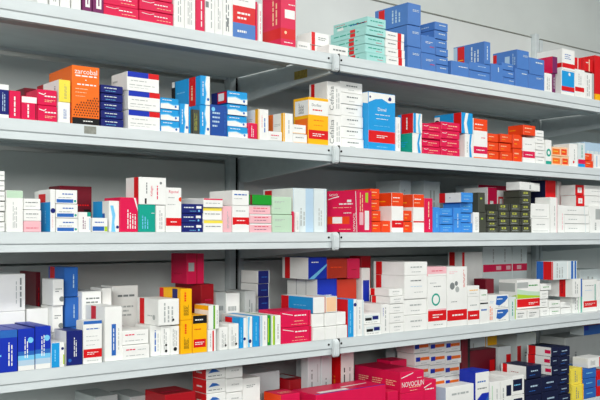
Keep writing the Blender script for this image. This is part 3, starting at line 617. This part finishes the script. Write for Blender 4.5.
B(271.8, 280.6, 315.6, 'w', 'upright white # with lime stripe', 'touching the wide crimson pair', 'F@r:.1,.0,.3,1,l F@r:.3,0,.36,1,e F@v:.6,.2,.2,.5,1,G')
CRD = 'F@b:.45,.62,.4,.18,1,w F@p:w,.05,.88,.4,.72,.4,.76,.05,.92 F@b:.45,.3,.3,.1,1,x F@b:.35,.12,.5,.06,1,x F@r:.92,.0,.94,1,R'
B(281.2, 311.6, 311.8, 'c', 'wide crimson #', 'below the bolted joint on the fourth shelf', CRD + ' L@b:.2,.4,.5,.2,1,x', n=2, s=22)
WG = 'F@r:.02,.9,.98,.98,g'
B(313, 325, 314, 'w', 'blank white #', 'in the first blank stack', '', n=2, b=0)
B(325.4, 336.6, 313, 'w', 'blank white #', 'in the second blank stack', '', n=2, b=0)
B(337, 347.4, 312, 'w', 'blank white #', 'in the third blank stack', '', n=2, b=0)
B(348, 356.6, 299.3, 'C', 'upright cyan # with white strip', 'after the blank white block', 'F@r:.64,0,1,1,w F@c:.82,.85,.05,n F@v:.1,.1,.3,.6,1,q L@r:0,0,1,1,r', s=5)
B(313.2, 325, 297.5, 'w', 'white-ended cyan # with red strip', 'lying over the wide crimson pair', 'L@r:0,0,1,1,C L@r:0,0,.24,1,r L@b:.4,.4,.4,.12,1,q', s=32, yb=313.5)
B(325.6, 337, 296.6, 'W', 'cream-ended orange #', 'lying over the blank white block', 'F@r:.05,.05,.95,.95,x L@r:0,0,1,1,o', s=20, yb=313)
B(317.4, 337, 279, 'b', 'blue-ended white #', 'under the red-striped blue-ended one', 'F@p:b,.0,.01,.7,.01,.99,.3,.99,.0 F@b:.3,.62,.4,.12,1,w F@b:.3,.4,.5,.08,1,q L@r:0,0,1,1,w L@r:.3,0,.32,1,g L@r:.62,0,.64,1,g', s=30, b=.10)
B(308.4, 327, 257.5, 'b', 'blue-fronted # with white side', 'and red strip, in the shelf middle', 'F@p:q,.0,.01,.3,.01,.99,.6,.99,.7 F@b:.15,.72,.4,.12,1,w L@r:0,0,1,1,w L@r:.1,0,.3,1,r', s=26, b=.11, yb=278.5)
B(337.6, 356.6, 279.5, 'Q', 'brick red #', 'under the other brick red one', 'F@b:.2,.5,.4,.1,1,x', b=.1)
B(327.4, 347.2, 259, 'Q', 'brick red #', 'beside the blue-fronted one', 'F@b:.15,.5,.6,.14,1,O', b=.11, yb=278.5)
B(347.6, 360, 258.5, 'c', 'crimson # in shade', 'behind the blue-labelled white one', 'F@b:.3,.4,.4,.1,1,R', b=.12, yb=278.5)
B(258.4, 270, 270.5, 'w', 'navy-ended white #', 'in the stack by the rear post', 'F@r:0,0,1,1,n F@b:.3,.4,.5,.2,1,i F@r:.93,0,1,1,W', s=17, n=5, b=.17)
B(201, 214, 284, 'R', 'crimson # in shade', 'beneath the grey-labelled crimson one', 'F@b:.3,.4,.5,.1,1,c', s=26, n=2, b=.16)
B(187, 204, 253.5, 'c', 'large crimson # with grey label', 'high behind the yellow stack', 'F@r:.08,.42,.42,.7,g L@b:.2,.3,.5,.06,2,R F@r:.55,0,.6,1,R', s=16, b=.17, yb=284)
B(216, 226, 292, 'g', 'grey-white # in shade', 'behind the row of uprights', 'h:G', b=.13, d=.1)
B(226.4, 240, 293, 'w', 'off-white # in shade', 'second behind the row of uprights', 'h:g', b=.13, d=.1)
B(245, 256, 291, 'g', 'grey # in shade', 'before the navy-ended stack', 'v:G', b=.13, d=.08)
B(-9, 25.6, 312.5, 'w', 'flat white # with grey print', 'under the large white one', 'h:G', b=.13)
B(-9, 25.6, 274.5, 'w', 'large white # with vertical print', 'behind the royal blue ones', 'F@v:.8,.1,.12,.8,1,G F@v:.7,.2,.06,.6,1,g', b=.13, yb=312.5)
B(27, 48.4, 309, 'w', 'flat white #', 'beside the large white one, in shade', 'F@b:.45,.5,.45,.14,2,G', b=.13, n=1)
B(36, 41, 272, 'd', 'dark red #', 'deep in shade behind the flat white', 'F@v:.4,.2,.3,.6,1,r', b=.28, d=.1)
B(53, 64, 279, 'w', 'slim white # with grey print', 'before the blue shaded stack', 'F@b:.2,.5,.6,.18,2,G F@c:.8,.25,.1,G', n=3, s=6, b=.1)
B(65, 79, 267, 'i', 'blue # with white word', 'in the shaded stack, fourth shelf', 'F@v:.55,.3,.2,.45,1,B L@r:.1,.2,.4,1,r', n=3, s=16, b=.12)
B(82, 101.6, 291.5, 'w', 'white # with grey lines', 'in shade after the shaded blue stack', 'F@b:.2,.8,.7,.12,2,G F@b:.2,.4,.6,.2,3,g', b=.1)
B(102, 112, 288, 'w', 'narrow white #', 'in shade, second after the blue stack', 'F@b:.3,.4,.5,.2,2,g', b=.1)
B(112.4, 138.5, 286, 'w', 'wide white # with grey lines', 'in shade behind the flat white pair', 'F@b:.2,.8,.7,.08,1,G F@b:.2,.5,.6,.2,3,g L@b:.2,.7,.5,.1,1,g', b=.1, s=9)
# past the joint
B(357.2, 364, 300, 'w', 'upright white #', 'before the pill-picture pair', 'F@r:.7,.0,1,1,W F@v:.2,.2,.3,.6,1,g', d=.09)
PI_ = 'F@r:.1,.3,.95,.82,W F@r:.12,.32,.5,.58,k F@r:.55,.38,.9,.72,n F@b:.15,.08,.7,.14,1,g'
B(364.4, 381.4, 313.6, 'w', 'white # with dark pill picture', 'on the fourth shelf', PI_, n=2)
B(381.8, 389.8, 304.5, 'w', 'upright white # with grey column', 'after the pill-picture pair', 'F@v:.3,.1,.3,.8,1,g F@v:.1,.6,.12,.3,1,b')
GN = 'F@b:.25,.5,.5,.24,1,g F@b:.3,.2,.4,.12,1,g'
B(390.2, 404, 304, 'w', 'white # with faint name', 'in the low stack by the pill pictures', GN, n=3)
B(404.4, 427.4, 299.5, 'w', 'wide white # with faint name', 'carrying the red-striped white ones', GN, n=2)
B(390.2, 404, 289, 'w', 'white # with red far stripe', 'on the low white stack', GN + ' L@r:.04,0,.26,1,r', s=19, n=2, yb=304)
B(404.6, 427.4, 275.8, 'w', 'deep white # with grey name', 'and red far stripe, midway up', 'F@b:.25,.72,.5,.12,1,G F@b:.25,.5,.5,.06,1,B F@b:.4,.25,.4,.06,1,g L@r:.08,0,.26,1,r', s=31, yb=299.5)
B(404.6, 427.4, 262.2, 'w', 'flat white # with red far stripe', 'topmost of the wide white stack', GN + ' L@r:.08,0,.28,1,r', s=31, yb=275.8)
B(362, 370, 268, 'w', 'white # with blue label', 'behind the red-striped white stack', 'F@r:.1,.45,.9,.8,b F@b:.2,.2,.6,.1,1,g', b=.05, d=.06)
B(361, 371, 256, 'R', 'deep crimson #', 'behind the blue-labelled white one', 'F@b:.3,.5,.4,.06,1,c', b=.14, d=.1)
B(427.8, 446.4, 276.2, 'w', 'big white # with teal ring', 'and red base, fourth shelf', 'F@r:0,.14,1,.34,r F@c:.42,.55,.12,t F@c:.42,.55,.085,w F@b:.25,.19,.55,.09,2,w F@b:.1,.85,.35,.035,1,g F@b:.3,.78,.4,.04,1,G F@b:.3,.05,.5,.04,1,g F@r:0,.34,1,.37,p')
B(427.8, 446.6, 267, 'p', 'flat white # with pink band', 'lying on the teal-ring one', 'F@r:0,.0,1,.22,w F@b:.2,.45,.6,.2,1,c', yb=276, s=10)
B(447, 467, 267, 'w', 'big white # with red base', 'beside the teal-ring one', 'F@r:0,.1,1,.28,r F@c:.25,.68,.06,G F@c:.5,.62,.05,g F@c:.45,.72,.04,G F@v:.8,.65,.1,.3,2,r F@b:.25,.16,.55,.06,1,w F@b:.2,.4,.3,.03,1,G F@b:.1,.88,.4,.05,2,p')
B(467.6, 479.4, 297, 'w', 'white # with low red band', 'under the small yellow-named one', 'F@r:0,.18,1,.5,r F@b:.2,.28,.6,.1,1,w F@b:.2,.65,.6,.1,1,g')
B(467.6, 479.4, 286, 'w', 'small white # with gold name', 'on the low red-band one', 'F@b:.15,.5,.7,.2,1,y F@b:.15,.25,.6,.1,1,g', yb=297)
B(479.8, 488, 300.5, 'w', 'white # with blue print', 'in the pair near the capsule boxes', 'F@b:.15,.5,.7,.18,1,i F@r:0,.84,1,.9,k', n=1)
B(480, 488, 289.8, 'w', 'white # with green name', 'and red and yellow strips', 'F@b:.2,.4,.6,.2,1,e L@r:0,0,1,1,w L@r:.05,0,.3,1,y L@r:.35,0,.75,1,r', s=13, yb=300.5)
B(488.4, 495.6, 295.5, 'w', 'narrow white # with orange lines', 'before the blue swoosh pair', 'F@v:.1,.1,.5,.5,2,o F@b:.2,.7,.6,.1,2,B')
BSW = 'F@p:i,.02,.3,.3,.2,.7,.45,.95,.75,.9,.92,.1,.92 F@b:.12,.6,.4,.2,1,w F@b:.2,.08,.6,.1,1,g'
B(496, 509, 295, 'w', 'white # with blue swoosh', 'on the fourth shelf', BSW, n=2, s=2)
B(509.4, 516, 297, 'W', 'pale # with lime line', 'after the blue swoosh pair', 'F@r:.8,.05,.95,.9,l F@v:.3,.2,.3,.6,1,t', d=.1)
B(516.4, 527.6, 310.6, 'w', 'small flat white #', 'under the green-and-red white one', 'h:G', b=0, d=.05)
B(528, 540, 310, 'w', 'small flat white #', 'second under the green-and-red one', 'h:G', b=0, d=.05)
B(517, 540, 280.3, 'w', 'large white # with green arc', 'and red band, fourth shelf', 'F@r:0,.06,1,.34,r F@p:L,.0,.36,.99,.36,.99,.56,.5,.6,.0,.7 F@p:l,.0,.36,.99,.36,.99,.42,.5,.46,.0,.52 F@b:.5,.75,.4,.1,1,e F@b:.5,.12,.4,.1,2,w F@r:.0,.72,.48,.92,g L@p:l,.0,.3,.99,.36,.99,.5,.0,.3 L@r:.0,.6,.9,.9,g', s=18, b=.03, yb=310)
B(540.6, 549.6, 290.8, 'w', 'white # with grey name', 'in the stack past the green-arc one', GN, n=3)
B(550, 560.8, 300.6, 'w', 'white # with green name', 'past the green-arc stack', 'F@b:.2,.4,.6,.24,1,e F@b:.2,.2,.4,.1,1,g', n=2)
B(541, 552, 283.8, 'w', 'small white # with green letters', 'lying on the grey-named stack', 'F@b:.2,.35,.6,.3,1,e', yb=291, d=.09)
B(561.2, 571.6, 301.8, 'w', 'plain white #', 'below the red-striped white ones', '', n=2)
B(572.4, 582, 296.6, 'w', 'white # with teal edge', 'under the red-striped one', 'F@r:.86,0,1,1,t F@v:.2,.2,.4,.7,2,g F@r:.6,.0,.68,1,L')
B(572.4, 582, 279, 'w', 'white # with teal edge', 'and red side strip', 'F@r:.86,0,1,1,i F@v:.2,.2,.4,.7,2,g L@r:.46,0,.72,1,r L@v:.52,.2,.12,.6,1,R', s=24, yb=296.6)
B(552, 577, 261.5, 'W', 'white # with blue ends', 'and red side, topmost here', 'F@r:.0,0,.04,1,r F@v:.15,.1,.3,.8,3,g F@r:.6,0,.64,1,w F@r:.76,0,.85,1,i F@r:.9,0,.97,1,i L@r:0,0,.45,1,i L@r:.45,0,1,1,r', s=11, yb=279, b=.01)
B(582.8, 597, 280, 'w', 'tall white # with teal stripe', 'and red base, fourth shelf', 'F@r:.84,.3,.9,.85,t F@r:.05,.14,1,.34,r F@b:.15,.2,.7,.08,2,w F@b:.15,.8,.6,.04,1,G F@b:.15,.65,.5,.04,1,B')
B(597.6, 608, 281, 'w', 'white # cut by the picture edge', 'last on the fourth shelf', 'v:g')
B(580, 600, 269.5, 'W', 'grey-white # in shade', 'behind the tall teal-striped one', 'v:g', b=.14)
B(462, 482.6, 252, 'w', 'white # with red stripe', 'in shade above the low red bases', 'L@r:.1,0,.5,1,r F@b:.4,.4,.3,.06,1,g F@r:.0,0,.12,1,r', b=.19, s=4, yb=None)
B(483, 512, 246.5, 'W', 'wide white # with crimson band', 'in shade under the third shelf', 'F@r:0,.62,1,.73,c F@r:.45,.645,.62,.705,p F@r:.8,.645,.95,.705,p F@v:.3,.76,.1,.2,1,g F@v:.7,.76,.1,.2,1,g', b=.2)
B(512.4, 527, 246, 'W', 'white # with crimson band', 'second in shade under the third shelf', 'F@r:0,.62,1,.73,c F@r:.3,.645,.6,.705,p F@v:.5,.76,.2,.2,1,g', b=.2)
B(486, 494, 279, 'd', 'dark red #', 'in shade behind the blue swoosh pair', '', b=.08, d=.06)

# ------------------------------------------------------------------ bottom shelf
SH = 'E'
B(206.5, 226, 408, 'w', 'large white # cut by the picture bottom', 'under the blue-logo stack', s=5.5, b=.06)
B(226.3, 243, 407, 'w', 'large white # cut by the picture bottom', 'under the small-grey-lined stack', b=.06)
B(206.5, 226, 366, 'w', 'white # with blue logo', 'and red side, bottom shelf', 'F@p:i,.1,.45,.3,.75,.5,.7,.7,.5,.45,.5 F@b:.1,.15,.7,.16,1,G L@r:0,0,1,1,r L@b:.3,.3,.4,.3,1,w', s=5.5, n=3, b=.06, yb=408)
B(226.3, 243, 365, 'w', 'white # with small grey lines', 'beside the blue-logo stack', 'F@b:.3,.5,.5,.12,2,G', n=3, b=.06, yb=407)
B(243.4, 261, 378.6, 'w', 'shaded white #', 'third stack on the bottom shelf', 'F@b:.2,.65,.5,.12,2,G', n=3, b=.06)
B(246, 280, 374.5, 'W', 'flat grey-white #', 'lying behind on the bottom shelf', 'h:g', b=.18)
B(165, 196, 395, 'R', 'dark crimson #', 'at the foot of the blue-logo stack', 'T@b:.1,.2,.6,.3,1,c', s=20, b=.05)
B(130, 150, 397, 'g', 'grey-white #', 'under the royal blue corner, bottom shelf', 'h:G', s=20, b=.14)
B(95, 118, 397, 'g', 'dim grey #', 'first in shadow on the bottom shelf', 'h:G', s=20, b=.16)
B(308, 321, 352, 'W', 'tall grey-white #', 'left of the red-striped one below', 'F@v:.2,.3,.2,.5,1,G F@v:.7,.1,.1,.8,1,g', b=.12, d=.03)
B(321.4, 332, 352, 'W', 'tall white # with black print', 'beside the red-striped one below', 'F@v:.3,.2,.25,.5,1,G', b=.12)
B(341, 354, 351, 'w', 'tall white # with red side stripe', 'under the bolted joint', 'F@v:.15,.3,.2,.5,1,k F@v:.6,.2,.15,.6,1,G L@r:0,0,1,1,r L@v:.4,.3,.3,.4,1,o', s=8.5, b=.12)
CRN = 'F@p:w,.02,.7,.5,.88,.55,.93,.5,.92,.02,.74 F@t:.52,.4,.24,w,NOVOCILIN F@b:.35,.2,.5,.08,1,x F@b:.7,.62,.2,.06,1,w F@b:.4,.06,.3,.06,1,x L@b:.1,.3,.22,.3,3,x L@b:.4,.3,.22,.3,3,x L@b:.7,.3,.22,.3,3,x'
B(400.5, 424, 394, 'c', 'crimson #', 'carrying the big-named one', 'h:w', s=40)
B(400.5, 424, 372.5, 'c', 'crimson # with big white name', 'nearest on the bottom shelf', CRN, s=46, yb=394)
B(424.4, 437, 380.5, 'c', 'crimson # with white script', 'beside the big-named one', 'F@b:.1,.6,.7,.1,1,w F@p:w,.0,.7,.6,.85,.6,.88,.0,.74', b=.01, n=2)
B(391, 407, 361, 'c', 'flat crimson #', 'behind the big-named one', 'F@b:.2,.3,.6,.2,1,R', b=.1, s=14)
B(316, 386, 395, 'c', 'crimson # with blue edge', 'lying flat in the front row', 'T@r:.1,.1,.5,.3,w T@r:0,0,1,.06,b T@p:w,.5,.4,.9,.5,.9,.55,.5,.5 F@b:.3,.4,.5,.2,1,w', s=24, b=.0)
B(388, 398.5, 392, 'c', 'small crimson # with white tab', 'beside the big-named crimson one', 'F@r:.5,.2,.9,.8,w', b=.0)
B(281, 300, 395, 'c', 'crimson # with orange end', 'lying first in the front crimson row', 'T@b:.2,.2,.6,.3,2,x T@r:0,.8,1,1,R L@r:0,0,1,1,O', s=17, b=.02)
B(290, 306, 380, 'R', 'dark red flat # with white rim', 'behind the front crimson row', 'T@r:.1,.3,.8,.9,W F@r:0,.5,1,.8,W', s=12, b=.12, d=.1)
BO = 'F@r:0,.0,1,.04,g F@r:.05,.36,.34,.72,b F@r:.34,.42,.96,.68,o F@b:.4,.14,.4,.1,1,g'
B(415, 430, 404, 'w', 'white # cut by the picture bottom', 'under the first striped stack', b=.12)
B(415, 430, 341.5, 'w', 'white # with blue-and-orange stripe', 'in the first striped stack', BO, n=5, b=.12, yb=404, s=18)
B(430.4, 445.6, 403, 'w', 'white # cut by the picture bottom', 'under the second striped stack', b=.12)
B(430.4, 445.6, 341, 'w', 'white # with blue-and-orange stripe', 'in the second striped stack', BO, n=5, b=.12, yb=403)
B(446, 461, 402, 'w', 'white # cut by the picture bottom', 'under the third striped stack', b=.12)
B(446, 461, 340, 'w', 'white # with blue-and-orange stripe', 'in the third striped stack', BO, n=5, b=.12, yb=402)
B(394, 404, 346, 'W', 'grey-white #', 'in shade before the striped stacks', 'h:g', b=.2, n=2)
B(462, 470, 337, 'd', 'tall dark #', 'after the striped stacks', 'F@r:.7,0,1,1,k', b=.12)
B(470.5, 485.5, 337, 'W', 'white # with grey columns', 'before the yellow one in shade', 'F@v:.1,.1,.5,.8,3,g', b=.2)
B(486, 497.4, 335.5, 'y', 'yellow # in shade', 'under the fourth shelf', 'F@v:.4,.3,.2,.5,1,g F@r:.0,.0,.12,1,W', b=.2)
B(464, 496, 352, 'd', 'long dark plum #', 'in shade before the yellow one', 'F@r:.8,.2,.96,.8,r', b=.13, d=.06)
B(475.4, 489, 371.5, 'b', 'royal blue # with white label', 'standing on the bottom shelf', 'F@r:.0,.55,1,.97,w F@p:w,.0,.4,.5,.56,.0,.56 F@b:.15,.75,.6,.07,1,i F@b:.15,.62,.7,.06,1,G F@p:i,.02,.1,.98,.4,.98,.5,.5,.3', s=16, b=.0)
B(446, 474, 387.8, 'w', 'white # with black print', 'in front of the royal blue one', 'F@b:.1,.3,.3,.3,1,k F@b:.2,.75,.6,.12,1,g L@r:0,0,1,1,B', s=4, b=.0, d=.05)
B(489.6, 500, 382.5, 'w', 'white # with green line', 'after the royal blue one, bottom shelf', 'F@r:.2,.1,.3,.9,L F@v:.6,.3,.2,.5,1,g', b=.0)
B(500.6, 511.8, 381, 'w', 'white # with dark block', 'before the windowed white ones', 'F@r:.5,.55,.95,.85,N F@r:.5,.15,.9,.22,r F@v:.1,.2,.25,.6,1,g', b=.0)
B(512.2, 524.6, 376.5, 'w', 'white # with dark window', 'beside the first dark navy stack', 'F@r:.1,.2,.85,.82,N F@b:.2,.45,.5,.14,1,q', n=2, b=.0)
NV = 'F@b:.3,.45,.45,.24,1,B F@b:.2,.2,.4,.12,1,i'
B(526.2, 541.6, 380.6, 'N', 'dark navy #', 'in the first dark navy stack', NV, n=2, b=.0)
B(542, 558.6, 377, 'N', 'dark navy #', 'in the second dark navy stack', NV, n=2, b=.0)
B(526.2, 541.4, 366.4, 'N', 'dark navy # with white side', 'and red strip, topmost of its stack', NV + ' L@r:0,0,1,1,w L@r:.06,0,.24,1,r L@b:.4,.4,.3,.1,1,R', s=25, yb=380.6)
PK = ' L@r:0,0,1,1,w L@r:.06,0,.36,1,r L@r:.74,.3,.98,.7,c'
B(551.6, 558.8, 347.5, 'N', 'dark navy # with white side', 'behind the second navy stack', 'F@b:.3,.4,.5,.2,1,B' + PK, n=3, b=.0, s=24, yb=377)
B(559.2, 571, 347.5, 'N', 'dark navy #', 'in the tallest dark navy stack', NV, n=6, b=.0)
B(572, 583.6, 369, 'Y', 'pale yellow #', 'beside the tallest dark navy stack', 'F@v:.3,.15,.3,.7,2,G F@r:.9,.0,1,1,y', n=2, b=.0)
B(584, 596.6, 369, 'i', 'bright blue #', 'after the pale yellow pair', 'F@b:.2,.4,.5,.26,1,q', n=3, b=.0)
B(597, 606, 371, 'r', 'red # with blue band', 'at the picture edge, bottom shelf', 'F@r:0,.4,1,.65,i', b=.0)
B(588, 604, 358.6, 'w', 'white # with red end', 'lying on the bright blue stack', 'F@r:.7,0,1,1,r F@v:.15,.25,.3,.5,4,G', s=8, yb=369, b=.0)
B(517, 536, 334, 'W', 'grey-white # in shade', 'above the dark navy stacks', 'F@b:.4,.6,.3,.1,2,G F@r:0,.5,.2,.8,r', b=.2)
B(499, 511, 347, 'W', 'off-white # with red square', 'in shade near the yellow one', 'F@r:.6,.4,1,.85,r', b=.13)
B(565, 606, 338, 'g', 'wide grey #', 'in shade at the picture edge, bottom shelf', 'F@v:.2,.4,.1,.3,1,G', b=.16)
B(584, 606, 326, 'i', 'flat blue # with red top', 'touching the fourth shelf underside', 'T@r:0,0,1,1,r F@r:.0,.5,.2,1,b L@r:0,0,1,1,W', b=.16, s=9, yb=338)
# ------------------------------------------------------------------ the smallest cartons, past the 320 that show largest, are one mass
MASS = [0, 1, 2, 3, 4, 8, 11, 19, 22, 23, 40, 41, 42, 43, 51, 52, 53, 59, 64, 67, 68, 72, 90, 101, 103, 104, 118, 119, 129, 130, 131, 132, 133, 134, 135, 139, 140, 141, 142, 143, 145, 146, 147, 148, 151, 152, 153, 155, 156, 157, 158, 159, 160, 181, 194, 195, 199, 200, 201, 202, 203, 205, 206, 210, 211, 212, 214, 215, 221, 222, 223, 224, 225, 226, 227, 229, 230, 231, 232, 233, 234, 235, 236, 240, 249, 268, 284, 293, 302, 303, 307, 317, 320, 347, 352, 353, 355, 356, 357, 358, 359, 360, 361, 362, 367, 373, 374, 378, 381, 382, 393, 397, 400, 401, 402, 403, 406, 407, 408, 412, 413, 414, 418, 419, 422, 428, 430, 438, 439, 440, 441, 442, 446, 447, 449]
bm = bmesh.new(); mats = []
bpy.context.view_layer.update()
for i in MASS:
    top = CARTONS[i]; W_ = top.matrix_world; bb = [Vector(c) for c in top.bound_box]
    cen = sum(bb, Vector()) / 8; dim = bb[6] - bb[0]; k = Vector([1 - .0022 / d_ for d_ in dim[:2]] + [1 - .0008 / dim[2]])
    for o in [top] + list(top.children):
        idx = []
        for m in o.data.materials:
            if m not in mats: mats.append(m)
            idx.append(mats.index(m))
        n = len(bm.faces); v0 = len(bm.verts)
        bm.from_mesh(o.data)
        bm.verts.ensure_lookup_table(); bm.faces.ensure_lookup_table()
        for v in bm.verts[v0:]: v.co = W_ @ (cen + (v.co - cen) * k)
        for f in bm.faces[n:]: f.material_index = idx[f.material_index]
for i in MASS:
    for ch in list(CARTONS[i].children): bpy.data.objects.remove(ch)
    bpy.data.objects.remove(CARTONS[i])
o = link('medicine_cartons', bm, mats)
tag(o, 'the smallest and most hidden medicine cartons filling in between the others on all shelves', 'medicine boxes', None, 'stuff')
# ------------------------------------------------------------------ light: two ceiling fittings, an added fill light and ambient light
def lamp(loc, sx, sy, e, rot=(0, 0, 0)):
    l = bpy.data.lights.new('ceiling_or_fill_lamp', 'AREA'); l.shape = 'RECTANGLE'; l.size = sx; l.size_y = sy; l.energy = e
    l.color = (1, .985, .96)
    o = bpy.data.objects.new('ceiling_or_fill_lamp', l); o.location = loc; o.rotation_euler = rot; COL.objects.link(o)
lamp((-1.2, -1.7, 2.9), 1.3, .35, 26)
lamp((1.1, -1.6, 2.9), 1.3, .35, 48)
lamp((-3.2, -3.7, 2.38), 2.6, .95, 168, (math.radians(86), 0, math.radians(-42)))  # unseen fill added behind the camera to brighten back panels and left faces
W = bpy.data.worlds.new('room_light'); S.world = W; W.use_nodes = True
W.node_tree.nodes['Background'].inputs['Color'].default_value = (.85, .93, 1, 1)
W.node_tree.nodes['Background'].inputs['Strength'].default_value = .2

cam = bpy.data.cameras.new('camera'); co = bpy.data.objects.new('camera', cam); COL.objects.link(co)
cam.sensor_width = 36; cam.lens = F / 600 * 36; cam.clip_start = .05
cam.shift_y = (HY - 200) / 600
co.location = (CX, CY, CZ); co.rotation_euler = (math.radians(90), 0, -TH)
S.camera = co
S.view_settings.view_transform = 'Standard'; S.view_settings.look = 'None'; S.view_settings.gamma = 1
S.view_settings.use_curve_mapping = False
S.view_settings.exposure = -0.1
